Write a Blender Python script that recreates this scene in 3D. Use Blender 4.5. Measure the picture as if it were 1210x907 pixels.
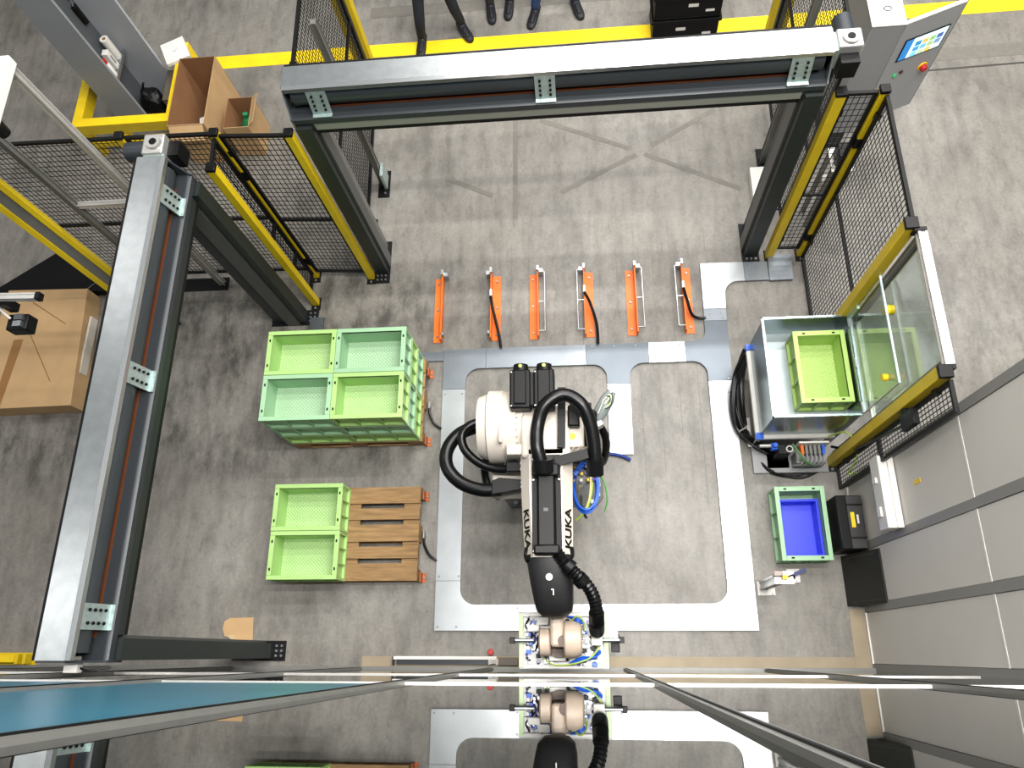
import bpy, bmesh, math, random
from mathutils import Vector, Matrix
random.seed(7)
for o in list(bpy.data.objects): bpy.data.objects.remove(o)
SC = bpy.context.scene
COL = SC.collection
PI = math.pi

# ------------------------------------------------------------------ camera
cam = bpy.data.cameras.new('camera'); cam.sensor_width = 36.0; cam.sensor_fit = 'HORIZONTAL'
cam.lens = 885.85/1210*36.0; cam.clip_start = 0.02; cam.clip_end = 200
camo = bpy.data.objects.new('camera', cam); COL.objects.link(camo)
_a, _b, _c = 0.345474, 0.098758, 0.002147
_R = Matrix.Rotation(_c, 3, 'Z') @ Matrix.Rotation(_b, 3, 'Y') @ Matrix.Rotation(_a, 3, 'X')
camo.matrix_world = Matrix.Translation((0, 0, 6.506)) @ _R.to_4x4()
SC.camera = camo

# ------------------------------------------------------------------ light
w = bpy.data.worlds.new('hall_ambient'); SC.world = w; w.use_nodes = True
w.node_tree.nodes['Background'].inputs[0].default_value = (0.93, 0.97, 1.0, 1)
w.node_tree.nodes['Background'].inputs[1].default_value = 0.13
def lamp_row(x, y, lx, ly, power, z=8.8):
    l = bpy.data.lights.new('hall_lamp', 'AREA'); l.shape = 'RECTANGLE'; l.size = lx; l.size_y = ly
    l.energy = power; l.color = (1.0, 0.975, 0.94)
    o = bpy.data.objects.new('hall_lamp', l); COL.objects.link(o); o.location = (x, y, z)
    return o
for y_, x0_, x1_, p_ in ((.65, -1.1, 3.2, 230), (1.95, -.9, 4.2, 215), (4.4, -.9, 6.0, 235), (6.25, -.9, 7.5, 265), (9.8, -2.2, 8.5, 380)):
    lamp_row((x0_+x1_)/2, y_, x1_-x0_, .16, p_)
for y_ in (.65, 6.1): lamp_row(-7.6, y_, 1.9, .2, 42)

SC.view_settings.view_transform = 'Standard'; SC.view_settings.look = 'None'
SC.view_settings.gamma = 1.0; SC.view_settings.use_curve_mapping = False
SC.view_settings.exposure = 0.86

# ------------------------------------------------------------------ helpers
def lin(c):
    return tuple(((v/255)/12.92 if v/255 <= .04045 else ((v/255+.055)/1.055)**2.4) for v in c) + (1,)
MATS = {}
def mat(name, rgb, rough=.5, metal=0., var=0., vscale=6., bump=0., bscale=60., spec=.5, stretch=None, emit=0, coat=0):
    if name in MATS: return MATS[name]
    m = bpy.data.materials.new(name); m.use_nodes = True; nt = m.node_tree
    b = nt.nodes['Principled BSDF']
    c = lin(rgb)
    b.inputs['Base Color'].default_value = c; b.inputs['Roughness'].default_value = rough
    b.inputs['Metallic'].default_value = metal; b.inputs['Specular IOR Level'].default_value = spec
    b.inputs['Coat Weight'].default_value = coat
    tc = nt.nodes.new('ShaderNodeTexCoord'); src = tc.outputs['Object']
    if stretch:
        mp = nt.nodes.new('ShaderNodeMapping'); mp.inputs['Scale'].default_value = stretch
        nt.links.new(src, mp.inputs[0]); src = mp.outputs[0]
    if var:
        n = nt.nodes.new('ShaderNodeTexNoise'); n.inputs['Scale'].default_value = vscale; n.inputs['Detail'].default_value = 5
        nt.links.new(src, n.inputs['Vector'])
        r = nt.nodes.new('ShaderNodeMapRange'); r.inputs['From Min'].default_value = .3; r.inputs['From Max'].default_value = .7
        r.inputs['To Min'].default_value = 1-var; r.inputs['To Max'].default_value = 1+var
        nt.links.new(n.outputs['Fac'], r.inputs['Value'])
        mx = nt.nodes.new('ShaderNodeVectorMath'); mx.operation = 'SCALE'; mx.inputs[0].default_value = c[:3]
        nt.links.new(r.outputs[0], mx.inputs['Scale']); nt.links.new(mx.outputs[0], b.inputs['Base Color'])
    if bump:
        n2 = nt.nodes.new('ShaderNodeTexNoise'); n2.inputs['Scale'].default_value = bscale; n2.inputs['Detail'].default_value = 3
        nt.links.new(src, n2.inputs['Vector'])
        bp = nt.nodes.new('ShaderNodeBump'); bp.inputs['Strength'].default_value = bump; bp.inputs['Distance'].default_value = .01
        nt.links.new(n2.outputs['Fac'], bp.inputs['Height']); nt.links.new(bp.outputs[0], b.inputs['Normal'])
    if emit:
        b.inputs['Emission Color'].default_value = c; b.inputs['Emission Strength'].default_value = emit
    MATS[name] = m
    return m

class MB:
    def __init__(s): s.v = []; s.f = []
    def add(s, vs, fs):
        k = len(s.v); s.v += [tuple(p) for p in vs]; s.f += [tuple(i+k for i in f) for f in fs]; return s
    def box(s, x0, x1, y0, y1, z0, z1):
        vs = [(x, y, z) for z in (z0, z1) for y in (y0, y1) for x in (x0, x1)]
        return s.add(vs, [(0,2,3,1),(4,5,7,6),(0,1,5,4),(2,6,7,3),(0,4,6,2),(1,3,7,5)])
    def obox(s, c, size, M):
        sx, sy, sz = [q/2 for q in size]; c = Vector(c)
        vs = [c + M @ Vector((x, y, z)) for z in (-sz, sz) for y in (-sy, sy) for x in (-sx, sx)]
        return s.add(vs, [(0,2,3,1),(4,5,7,6),(0,1,5,4),(2,6,7,3),(0,4,6,2),(1,3,7,5)])
    def beam(s, p0, p1, wd, ht, up=(0,0,1)):
        p0, p1 = Vector(p0), Vector(p1); d = (p1-p0); L = d.length; d.normalize()
        u = Vector(up)
        if abs(d.dot(u)) > .98: u = Vector((0,1,0))
        r = d.cross(u).normalized(); u = r.cross(d)
        M = Matrix((d, r, u)).transposed()
        return s.obox((p0+p1)/2, (L, wd, ht), M)
    def prism(s, poly, z0, z1, axis='z', tr=None):
        n = len(poly)
        a = sum(poly[i][0]*poly[(i+1)%n][1]-poly[(i+1)%n][0]*poly[i][1] for i in range(n))
        if a < 0: poly = poly[::-1]
        f = {'z': lambda p,q:(p[0],p[1],q), 'x': lambda p,q:(q,p[0],p[1]), 'y': lambda p,q:(p[0],q,p[1])}[axis]
        if tr: f = tr
        vs = [f(p, z0) for p in poly] + [f(p, z1) for p in poly]
        return s.add(vs, [tuple(range(n))[::-1], tuple(range(n, 2*n))] + [(i, (i+1)%n, n+(i+1)%n, n+i) for i in range(n)])
    def cyl(s, p0, p1, r0, r1=None, n=20, cap=True):
        r1 = r0 if r1 is None else r1
        return s.rings([(p0, r0), (p1, r1)], n, cap)
    def rings(s, pr, n=20, cap=True):
        d = (Vector(pr[-1][0]) - Vector(pr[0][0])).normalized()
        u = Vector((0,0,1)) if abs(d.z) < .9 else Vector((0,1,0))
        a = d.cross(u).normalized(); b = a.cross(d)
        vs = []
        for p, r in pr:
            for i in range(n):
                t = 2*PI*i/n; vs.append(Vector(p) + a*math.cos(t)*r + b*math.sin(t)*r)
        fs = []
        for k in range(len(pr)-1):
            for i in range(n):
                j = (i+1) % n; fs.append((k*n+i, k*n+j, (k+1)*n+j, (k+1)*n+i))
        if cap: fs += [tuple(range(n))[::-1], tuple(range((len(pr)-1)*n, len(pr)*n))]
        return s.add(vs, fs)
    def tube(s, pts, r, n=10, sub=6, closed=False, ribs=0):
        P = spline(pts, sub) if sub > 1 else [Vector(p) for p in pts]
        vs = []; up = None; m = len(P)
        for i, p in enumerate(P):
            d = (P[min(i+1, m-1)] - P[max(i-1, 0)]).normalized()
            if up is None:
                up = Vector((0,0,1)) if abs(d.z) < .9 else Vector((0,1,0))
            a = d.cross(up).normalized(); up = a.cross(d).normalized()
            rr = r*(1+ribs*(1 if i % 2 else -1))
            for k in range(n):
                t = 2*PI*k/n; vs.append(p + a*math.cos(t)*rr + up*math.sin(t)*rr)
        fs = []
        for q in range(m-1):
            for i in range(n):
                j = (i+1) % n; fs.append((q*n+i, q*n+j, (q+1)*n+j, (q+1)*n+i))
        fs += [tuple(range(n))[::-1], tuple(range((m-1)*n, m*n))]
        return s.add(vs, fs)

def spline(pts, sub):
    P = [Vector(p) for p in pts]; out = []
    for i in range(len(P)-1):
        a = P[max(i-1,0)]; b = P[i]; c = P[i+1]; d = P[min(i+2, len(P)-1)]
        for k in range(sub):
            t = k/sub
            out.append(.5*((2*b) + (c-a)*t + (2*a-5*b+4*c-d)*t*t + (3*b-a-3*c+d)*t**3))
    out.append(P[-1]); return out

def link(name, me, m, parent=None, loc=(0,0,0), bevel=0):
    o = bpy.data.objects.new(name, me); COL.objects.link(o)
    if m is not None:
        me.materials.clear(); me.materials.append(m)
    o.location = loc
    if parent is not None: o.parent = parent
    if bevel:
        b = o.modifiers.new('bevel', 'BEVEL'); b.width = bevel; b.segments = 2; b.limit_method = 'ANGLE'; b.angle_limit = .6
    return o
def mesh(mb, name, off=(0,0,0)):
    me = bpy.data.meshes.new(name)
    me.from_pydata([(v[0]-off[0], v[1]-off[1], v[2]-off[2]) for v in mb.v], [], mb.f); me.update()
    bm = bmesh.new(); bm.from_mesh(me); bmesh.ops.recalc_face_normals(bm, faces=bm.faces); bm.to_mesh(me); bm.free()
    for p in me.polygons: p.use_smooth = True
    me.set_sharp_from_angle(angle=.6)
    return me
def thing(name, label, cat, loc=(0,0,0), rz=0, group=None):
    o = bpy.data.objects.new(name, None); COL.objects.link(o); o.empty_display_size = .1
    o.location = loc; o.rotation_euler = (0,0,rz); o['label'] = label; o['category'] = cat
    if group: o['group'] = group
    return o
def absloc(t):
    v = Vector(t.location)
    return v + absloc(t.parent) if t.parent else v
def part(t, name, mb, m, bevel=0, label=None):
    """mesh given in world coordinates, parented to an unrotated thing or part"""
    o = link(name, mesh(mb, name, absloc(t)), m, t, bevel=bevel)
    if label: o['label'] = label
    return o
def lpart(t, name, mb, m, bevel=0, label=None):
    """mesh given in the parent's own coordinates"""
    o = link(name, mesh(mb, name), m, t, bevel=bevel)
    if label: o['label'] = label
    return o
def single(name, mb, m, label, cat, loc=(0,0,0), group=None, bevel=0):
    o = link(name, mesh(mb, name, loc), m, None, loc, bevel); o['label'] = label; o['category'] = cat
    if group: o['group'] = group
    return o
def struct(name, mb, m, loc=(0,0,0)):
    o = link(name, mesh(mb, name, loc), m, None, loc); o['kind'] = 'structure'; return o
def copy_tree(o, parent=None):
    c = o.copy(); COL.objects.link(c); c.parent = parent
    for ch in list(o.children): copy_tree(ch, c)
    return c

# ------------------------------------------------------------------ materials
STEEL = mat('galvanised_steel', (178, 183, 185), .36, .95, .08, 14, .03, 90)
SHEET = mat('zinc_sheet', (178, 182, 184), .34, .95, .12, 3, .02, 40)
SHEET2 = mat('zinc_sheet_dim_reflection', (128, 134, 140), .38, .95, .10, 3, .02, 40)  # dimmer copy of the zinc: a dark ceiling reflection put into the colour
SHEET3 = mat('zinc_sheet_dark_reflection', (96, 102, 108), .40, .92, .10, 3, .02, 40)  # darkest copy, for plates painted as mirroring the unlit ceiling
ALU = mat('brushed_aluminium', (200, 198, 194), .38, .5, .05, 20)
ALUD = mat('grey_aluminium', (122, 122, 118), .45, .35, .05, 20)
ZINC = mat('zinc_bracket', (190, 208, 205), .4, .75, .12, 40)
ANTH = mat('anthracite_paint', (50, 54, 58), .42, .2, .05, 5)
ANTHD = mat('dark_green_black_paint', (33, 40, 38), .45, .1, .06, 5)
CURT = mat('door_curtain', (66, 71, 74), .36, .4, .10, 3, 0, 60, stretch=(1, 1, 6))
BLACK = mat('black_paint', (12, 12, 13), .5, 0, .05, 8, spec=.25)
BLACKP = mat('black_plastic', (15, 15, 16), .40, 0, .08, 10, .02, 120, spec=.22)
RUBBER = mat('black_hose_rubber', (10, 10, 11), .30, 0, .05, 10, spec=.35)
YEL = mat('safety_yellow', (216, 186, 20), .42, 0, .07, 8)
YELB = mat('bright_yellow_paint', (240, 205, 18), .45, 0, .06, 8)
ORNG = mat('orange_paint', (232, 112, 22), .42, 0, .07, 12)
ORNGD = mat('orange_strip', (92, 46, 18), .55, 0, .08, 12)
WHITE = mat('white_paint', (228, 226, 220), .45, 0, .03, 5)
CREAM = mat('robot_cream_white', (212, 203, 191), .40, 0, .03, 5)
BEIGE = mat('wrist_beige', (196, 178, 160), .42, 0, .04, 8)
PANEL = mat('wall_panel_grey', (214, 210, 203), .5, 0, .03, 2)
POSTG = mat('wall_post_grey', (138, 137, 133), .5, 0, .04, 3)
GREYC = mat('machine_grey', (150, 151, 152), .45, .1, .04, 3)
GREYL = mat('column_grey', (140, 144, 148), .5, 0, .05, 3)
CARD = mat('cardboard', (190, 156, 112), .75, 0, .06, 5, .03, 80)
CARDD = mat('cardboard_inside', (140, 100, 66), .8, 0, .08, 5)
WOOD = mat('pallet_wood', (146, 114, 74), .75, 0, .30, 3, .10, 30, stretch=(1.5, 14, 14))
RED = mat('red_plastic', (190, 34, 30), .4)
BLUE = mat('blue_plastic', (44, 62, 226), .38, 0, .03, 5)
BLUEH = mat('blue_air_hose', (28, 96, 214), .35)
GREENW = mat('green_yellow_wire', (168, 196, 74), .45)
PALEG = mat('pale_green_bar', (196, 220, 172), .45)
TEAL = mat('teal_panel', (34, 104, 128), .34, 0, .12, 3)
JEANN = mat('dark_navy_denim', (24, 27, 36), .85, 0, .12, 14)
JEANB = mat('blue_denim', (38, 66, 118), .85, 0, .15, 14)
JEANK = mat('charcoal_trousers', (52, 52, 54), .85, 0, .1, 14)
SHOE = mat('dark_shoe', (22, 23, 30), .6)
SKIN = mat('skin', (205, 160, 132), .6)
HAIRM = mat('brown_hair', (52, 38, 28), .8)
SHIRT = mat('grey_shirt', (92, 98, 108), .85, 0, .06, 12)
TAPE = mat('beige_floor_tape', (150, 136, 112), .55, 0, .10, 6)

def crate_mat(name, rgb):
    m = mat(name, rgb, .42, 0, .04, 6); return m
CG = crate_mat('crate_yellow_green', (166, 204, 124))
CM = crate_mat('crate_mint_green', (154, 194, 154))
CL = crate_mat('crate_lime_green', (172, 204, 108))
def base_mat(name, rgb):
    """crate floor: moulded diamond grid as fine relief"""
    if name in MATS: return MATS[name]
    m = mat(name, rgb, .42, 0, 0); nt = m.node_tree; b = nt.nodes['Principled BSDF']
    tc = [n for n in nt.nodes if n.type == 'TEX_COORD'][0]
    mp = nt.nodes.new('ShaderNodeMapping'); mp.inputs['Rotation'].default_value = (0, 0, PI/4)
    nt.links.new(tc.outputs['Object'], mp.inputs[0])
    outs = []
    for ax in ('X', 'Y'):
        wv = nt.nodes.new('ShaderNodeTexWave'); wv.wave_type = 'BANDS'; wv.bands_direction = ax; wv.inputs['Scale'].default_value = 15
        nt.links.new(mp.outputs[0], wv.inputs['Vector']); outs.append(wv)
    mx = nt.nodes.new('ShaderNodeMath'); mx.operation = 'MAXIMUM'
    nt.links.new(outs[0].outputs['Fac'], mx.inputs[0]); nt.links.new(outs[1].outputs['Fac'], mx.inputs[1])
    bp = nt.nodes.new('ShaderNodeBump'); bp.inputs['Strength'].default_value = 1.0; bp.inputs['Distance'].default_value = .006
    nt.links.new(mx.outputs[0], bp.inputs['Height']); nt.links.new(bp.outputs[0], b.inputs['Normal'])
    return m
BG = base_mat('crate_floor_yellow_green', (180, 214, 146)); BM_ = base_mat('crate_floor_mint', (172, 206, 168)); BL = base_mat('crate_floor_lime', (182, 210, 122))

def glass_mat(name, tint, boost=1.0, rough=0.0, density=0.0):
    m = bpy.data.materials.new(name); m.use_nodes = True; nt = m.node_tree; nt.nodes.remove(nt.nodes['Principled BSDF'])
    out = nt.nodes['Material Output']
    geo = nt.nodes.new('ShaderNodeNewGeometry')
    io = nt.nodes.new('ShaderNodeMapRange'); io.inputs['To Min'].default_value = 1.5; io.inputs['To Max'].default_value = 1/1.5
    nt.links.new(geo.outputs['Backfacing'], io.inputs['Value'])
    k = nt.nodes.new('ShaderNodeFresnel'); nt.links.new(io.outputs[0], k.inputs[0])
    tr = nt.nodes.new('ShaderNodeBsdfTransparent'); tr.inputs[0].default_value = lin(tint)
    gl = nt.nodes.new('ShaderNodeBsdfGlossy'); gl.inputs['Roughness'].default_value = rough; gl.inputs[0].default_value = (1,1,1,1)
    mx = nt.nodes.new('ShaderNodeMixShader'); nt.links.new(k.outputs[0], mx.inputs[0]); nt.links.new(tr.outputs[0], mx.inputs[1]); nt.links.new(gl.outputs[0], mx.inputs[2])
    nt.links.new(mx.outputs[0], out.inputs[0]); MATS[name] = m; return m
GLASS = glass_mat('window_glass', (150, 158, 156), 1.0)
ACRYL = glass_mat('clear_polycarbonate', (226, 232, 228), 1.0, .03)

def floor_mat():
    m = bpy.data.materials.new('worn_concrete'); m.use_nodes = True; nt = m.node_tree; b = nt.nodes['Principled BSDF']
    N = nt.nodes.new; L = nt.links.new
    tc = N('ShaderNodeTexCoord'); P = tc.outputs['Object']
    def noise(sc, det, st=None, rough=.55, off=(0,0,0)):
        mp = N('ShaderNodeMapping'); mp.inputs['Scale'].default_value = st or (1,1,1); mp.inputs['Location'].default_value = off
        L(P, mp.inputs[0]); n = N('ShaderNodeTexNoise'); n.inputs['Scale'].default_value = sc; n.inputs['Detail'].default_value = det
        n.inputs['Roughness'].default_value = rough; L(mp.outputs[0], n.inputs['Vector']); return n.outputs['Fac']
    def ramp(f, stops):
        r = N('ShaderNodeValToRGB'); e = r.color_ramp.elements
        e[0].position, e[0].color = stops[0][0], stops[0][1]; e[1].position, e[1].color = stops[-1][0], stops[-1][1]
        for p_, c_ in stops[1:-1]: q = e.new(p_); q.color = c_
        L(f, r.inputs[0]); return r.outputs[0]
    def g(v): return (v, v, v, 1)
    def mul(a, c):
        x = N('ShaderNodeMix'); x.data_type = 'RGBA'; x.blend_type = 'MULTIPLY'; x.inputs['Factor'].default_value = 1
        L(a, x.inputs['A']); L(c, x.inputs['B']); return x.outputs['Result']
    base = ramp(noise(.55, 6), [(.3, lin((124, 119, 111))), (.55, lin((136, 132, 125))), (.75, lin((150, 147, 141)))])
    fine = ramp(noise(34, 6, rough=.75), [(.3, g(.80)), (.7, g(1.12))])
    midn = ramp(noise(6.5, 8, (1.6, .8, 1), .72, (1.3, 4.4, 0)), [(.34, g(.74)), (.48, g(.98)), (.66, g(1.10))])
    speck = ramp(noise(55, 2, rough=.5, off=(9, 3, 0)), [(.25, g(.62)), (.31, g(1.0)), (.80, g(1.0)), (.84, g(1.35))])
    streak = ramp(noise(1.6, 5, (5.0, .9, 1)), [(.34, g(.80)), (.52, g(1.0)), (.7, g(1.06))])
    dirt = ramp(noise(1.1, 8, (1.2, .8, 1), .66, (3.1, 1.7, 0)), [(.36, g(.74)), (.45, g(.92)), (.55, g(1.0))])
    # black wheel and drip stains gather in the traffic zone round the pallets
    sx = N('ShaderNodeSeparateXYZ'); L(P, sx.inputs[0])
    def mr(v, a, b_):
        r = N('ShaderNodeMapRange'); r.inputs['From Min'].default_value = a; r.inputs['From Max'].default_value = b_; r.interpolation_type = 'SMOOTHSTEP'; L(v, r.inputs['Value']); return r.outputs[0]
    band = N('ShaderNodeMath'); band.operation = 'MULTIPLY'; L(mr(sx.outputs[1], 1.1, 1.9), band.inputs[0]); L(mr(sx.outputs[1], 4.2, 3.3), band.inputs[1])
    spots = noise(2.6, 8, (1.5, .7, 1), .7, (7.7, 2.2, 0))
    st = ramp(spots, [(.38, g(.34)), (.48, g(.72)), (.58, g(1.0))])
    bx_ = N('ShaderNodeMath'); bx_.operation = 'MULTIPLY'; L(band.outputs[0], bx_.inputs[0])
    rx_ = N('ShaderNodeMapRange'); rx_.inputs['From Min'].default_value = -.6; rx_.inputs['From Max'].default_value = -1.9; rx_.inputs['To Min'].default_value = .45; rx_.inputs['To Max'].default_value = 1.0; L(sx.outputs[0], rx_.inputs['Value']); L(rx_.outputs[0], bx_.inputs[1])
    mixst = N('ShaderNodeMix'); mixst.data_type = 'RGBA'; L(bx_.outputs[0], mixst.inputs['Factor']); mixst.inputs['A'].default_value = (1,1,1,1); L(st, mixst.inputs['B'])
    c = mul(mul(mul(mul(mul(mul(base, fine), midn), speck), streak), dirt), mixst.outputs['Result'])
    L(c, b.inputs['Base Color'])
    ro = N('ShaderNodeMapRange'); ro.inputs['To Min'].default_value = .28; ro.inputs['To Max'].default_value = .62; L(noise(1.4, 5), ro.inputs['Value']); L(ro.outputs[0], b.inputs['Roughness'])
    bp = N('ShaderNodeBump'); bp.inputs['Strength'].default_value = .08; bp.inputs['Distance'].default_value = .01; L(noise(60, 4), bp.inputs['Height']); L(bp.outputs[0], b.inputs['Normal'])
    MATS['floor'] = m; return m
FLOOR = floor_mat()

# ================================================================== THE SETTING
fl = struct('floor', MB().box(-9, 8, -3, 12, -.12, 0), FLOOR)
def floor_mark(name, poly, m, z=.0025):
    return part(fl, name, MB().prism(poly, .0002, z), m)
floor_mark('aisle_line', [(-4.15, 6.30), (7, 6.30), (7, 6.48), (-4.15, 6.48)], mat('line_yellow', (250, 214, 20), .5, 0, .08, 5), .003)
MARK = mat('worn_line_trace', (112, 108, 101), .6, 0, .10, 20)
JOINT = mat('floor_joint_filler', (60, 58, 55), .7)
def strip(p, q, wd):
    p, q = Vector(p), Vector(q); d = (q-p).normalized(); n = Vector((-d.y, d.x))*wd/2
    return [tuple(p+n), tuple(q+n), tuple(q-n), tuple(p-n)]
floor_mark('worn_tape_trace', strip((-.15, 4.40), (.62, 4.80), .05), MARK)
floor_mark('worn_tape_trace', strip((.78, 4.90), (1.45, 5.30), .05), MARK, .0021)
floor_mark('worn_tape_trace', strip((-.36, 5.30), (.55, 4.88), .05), MARK, .0022)
floor_mark('worn_tape_trace', strip((.70, 4.80), (1.62, 4.32), .05), MARK, .0023)
floor_mark('worn_tape_trace', strip((-.62, 4.10), (-.62, 5.35), .05), MARK, .0024)
floor_mark('worn_tape_trace', strip((-1.35, 4.65), (-.85, 4.40), .05), MARK, .0026)
floor_mark('expansion_joint', strip((3.25, 5.60), (7, 5.68), .02), JOINT)
floor_mark('worn_kerb_band', strip((3.4, 5.80), (7, 5.82), .16), MARK, .0020)
floor_mark('worn_kerb_band', strip((-2.3, 6.95), (3.0, 6.95), .16), MARK, .0018)
for i in range(14):
    x = -1.0+i*.17; floor_mark('thin_floor_line', strip((x, 1.2+.3*(i % 3)), (x+.004, 3.8+.2*(i % 2)), .004), MARK, .0012)  # thin darker lines running along the floor

# right-hand cabin wall: posts and sheet panels
WX = 2.20
wr = struct('wall_right', MB().box(WX+.03, WX+.12, -.12, 1.39, 0, 4.4), POSTG)
posts_y = [1.36, .81, .345, -.10]
for y in posts_y: part(wr, 'wall_post', MB().box(WX-.008, WX+.03, y-.03, y+.03, 0, 4.4), POSTG)
SEAM = mat('panel_edge_highlight', (232, 230, 225), .4)  # white paints the highlight along the panel joints into the colour
for a, b in zip(posts_y[1:], posts_y[:-1]):
    for z0, z1 in ((.01, 2.025), (2.045, 4.4)):
        part(wr, 'panel', MB().box(WX-.002, WX+.03, a+.032, b-.032, z0, z1), PANEL, bevel=.003)
    part(wr, 'panel_seam', MB().box(WX-.004, WX+.03, a+.032, b-.032, 2.025, 2.045), SEAM)
    part(wr, 'panel_foot', MB().box(WX-.012, WX+.03, a+.032, b-.032, 0, .012), SEAM)
part(fl, 'floor_tape', MB().prism([(2.06, -.11), (2.18, -.11), (2.185, .34), (2.07, .34)], .0002, .003), TAPE)
part(fl, 'floor_tape', MB().prism([(-1.9, -.115), (2.06, -.115), (2.06, -.02), (-1.9, -.02)], .0002, .0032), TAPE)

# glazed gallery wall right under the camera
GY = -.12
gw = struct('wall_glazed', MB().box(-6.2, 2.23, GY-.03, GY+.02, 0, .05), ALUD)
gposts = [-5.18, -4.09, -3.0, -1.90, -.81, .275, 1.37]
for x in gposts:
    part(gw, 'mullion', MB().box(x-.018, x+.018, GY-.02, GY+.012, .05, 5.9), ALUD)
    part(gw, 'mullion_rib', MB().box(x-.0035, x+.0035, GY+.012, GY+.016, .05, 5.9), BLACK)
xs = gposts + [2.2]
for i in range(len(xs)-1):
    a, b = xs[i]+.018, xs[i+1]-.018
    for z in (1.72, 3.12): part(gw, 'transom', MB().box(a, b, GY-.02, GY+.007, z-.012, z+.012), ALU)
    for z0, z1 in ((.05, 1.70), (1.74, 3.10), (3.14, 5.9)):
        if i in (1, 2, 3) and z0 > 3: part(gw, 'infill_panel', MB().box(a, b, GY-.008, GY, z0, z1), TEAL)
        else: part(gw, 'pane', MB().box(a, b, GY-.006, GY, z0, z1), GLASS)
wb = struct('wall_back', MB().box(-6.5, 4, -1.9, -1.8, 0, 5.9), mat('gallery_wall', (70, 72, 72), .7, 0, .05, 2))

# ================================================================== FLOOR CHANNEL (bolted cover plates)
def arc(cx, cy, r, a0, a1, n=8):
    return [(cx+r*math.cos(math.radians(a0+(a1-a0)*i/n)), cy+r*math.sin(math.radians(a0+(a1-a0)*i/n))) for i in range(n+1)]
fc = thing('floor_cable_duct', 'low duct of bolted zinc cover plates framing the robot on the floor', 'cable duct', (0, 0, 0))
R_ = .13
def plate(poly, m=SHEET, z=.03, inset=True):
    o = part(fc, 'cover_plate', MB().prism(poly, .002, z), m); return o
xl0, xl1, xr0, xr1 = -1.295, -1.083, 1.130, 1.345
yb0, yb1, yt0, yt1 = .180, .386, 2.508, 2.706
xm0, xm1 = .226, .432
# bottom corners with rounded inner corner
plate([(xl0, yb0), (-.45, yb0), (-.45, yb1), (xl1+R_, yb1)] + arc(xl1+R_, yb1+R_, R_, 270, 180) + [(xl1, .580), (xl0, .580)])
plate([(xr1, yb0), (.40, yb0), (.40, yb1), (xr0-R_, yb1)] + arc(xr0-R_, yb1+R_, R_, -90, 0) + [(xr0, .566), (xr1, .566)])
plate([(-.447, yb0), (.397, yb0), (.397, yb1), (-.447, yb1)])
# left and right runs
plate([(xl0, .583), (xl1, .583), (xl1, 2.305), (xl0, 2.305)])
plate([(xr0, .569), (xr1, .569), (xr1, 2.31), (xr0, 2.31)])
# top corners + band
plate([(xl0, 2.308), (xl1, 2.308)] + arc(xl1+R_, yt0-R_, R_, 180, 90) + [(-.895, yt0), (-.895, yt1), (xl0, yt1)], SHEET2)
plate([(-.892, yt0), (.04, yt0), (.04, yt1), (-.892, yt1)], SHEET2)
plate([(.043, yt1), (.043, yt0)] + arc(xm0-R_, yt0-R_, R_, 90, 0)[1:] + [(xm0, 2.316), (xm1, 2.309)] + arc(xm1+R_, yt0-R_, R_, 180, 90) + [(.614, yt0), (.614, yt1)], SHEET3)
plate([(.617, yt0), (.945, yt0), (.945, yt1), (.617, yt1)], SHEET)
plate([(xm0, 2.313), (xm1, 2.306), (xm1-.006, 1.653), (xm0-.002, 1.653)])
plate([(.948, yt1), (.948, yt0)] + arc(xr0-R_, yt0-R_, R_, 90, 0) + [(xr0, 2.313), (xr1, 2.313), (xr1, 2.90), (1.140, 2.90)] + arc(1.140-R_+.03, yt1+R_-.03, .10, 0, -90), SHEET3)
plate([(1.142, 2.903), (1.347, 2.903), (1.348, 3.02), (1.144, 3.02)], SHEET2)
plate([(1.145, 3.023), (1.350, 3.023)] + arc(1.355+R_, 3.30-R_, R_, 180, 90) + [(1.548, 3.30), (1.548, 3.495), (1.150, 3.50)], SHEET)
plate([(1.551, 3.30), (1.77, 3.30), (1.77, 3.49), (1.551, 3.495)], SHEET2)
plate([(1.773, 3.29), (1.985, 3.29), (1.995, 3.555), (1.78, 3.56)], SHEET2, .036)
plate([(-1.66, 2.60), (-1.298, 2.60), (-1.298, 2.69), (-1.66, 2.69)], SHEET2, .02)
SCREW = mat('screw_head', (150, 152, 152), .35, .8)
scr = MB().cyl((0,0,0), (0,0,.004), .009, .007, 10); scr_me = mesh(scr, 'screw')
for (x, y) in [(-1.27,.21),(-1.11,.21),(-.6,.2),(-.6,.36),(.65,.2),(.65,.36),(1.16,.6),(1.32,.6),(-1.27,.62),(-1.1,.62),(-1.27,2.26),(-1.11,2.26),
               (-1.2,2.68),(-.85,2.68),(-.85,2.53),(0,2.68),(0,2.53),(.1,2.68),(.3,2.68),(.5,2.68),(.66,2.68),(.9,2.68),(1.31,2.93),(1.17,2.93),(1.31,2.33),(.25,1.69),(.4,1.69),(1.16,2.26),(1.3,2.2),
               (1.6,3.46),(1.73,3.33),(1.58,3.33),(1.19,2.98),(1.3,2.98)]:
    link('screw', scr_me, SCREW, fc, (x, y, .03))
single('floor_junction_cover', MB().box(-2.64, -2.50, 2.62, 3.10, 0, .03), SHEET2, 'narrow zinc cover strip between the left door foot and the crate stack', 'cover plate', (-2.57, 2.9, 0), bevel=.002)

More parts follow.
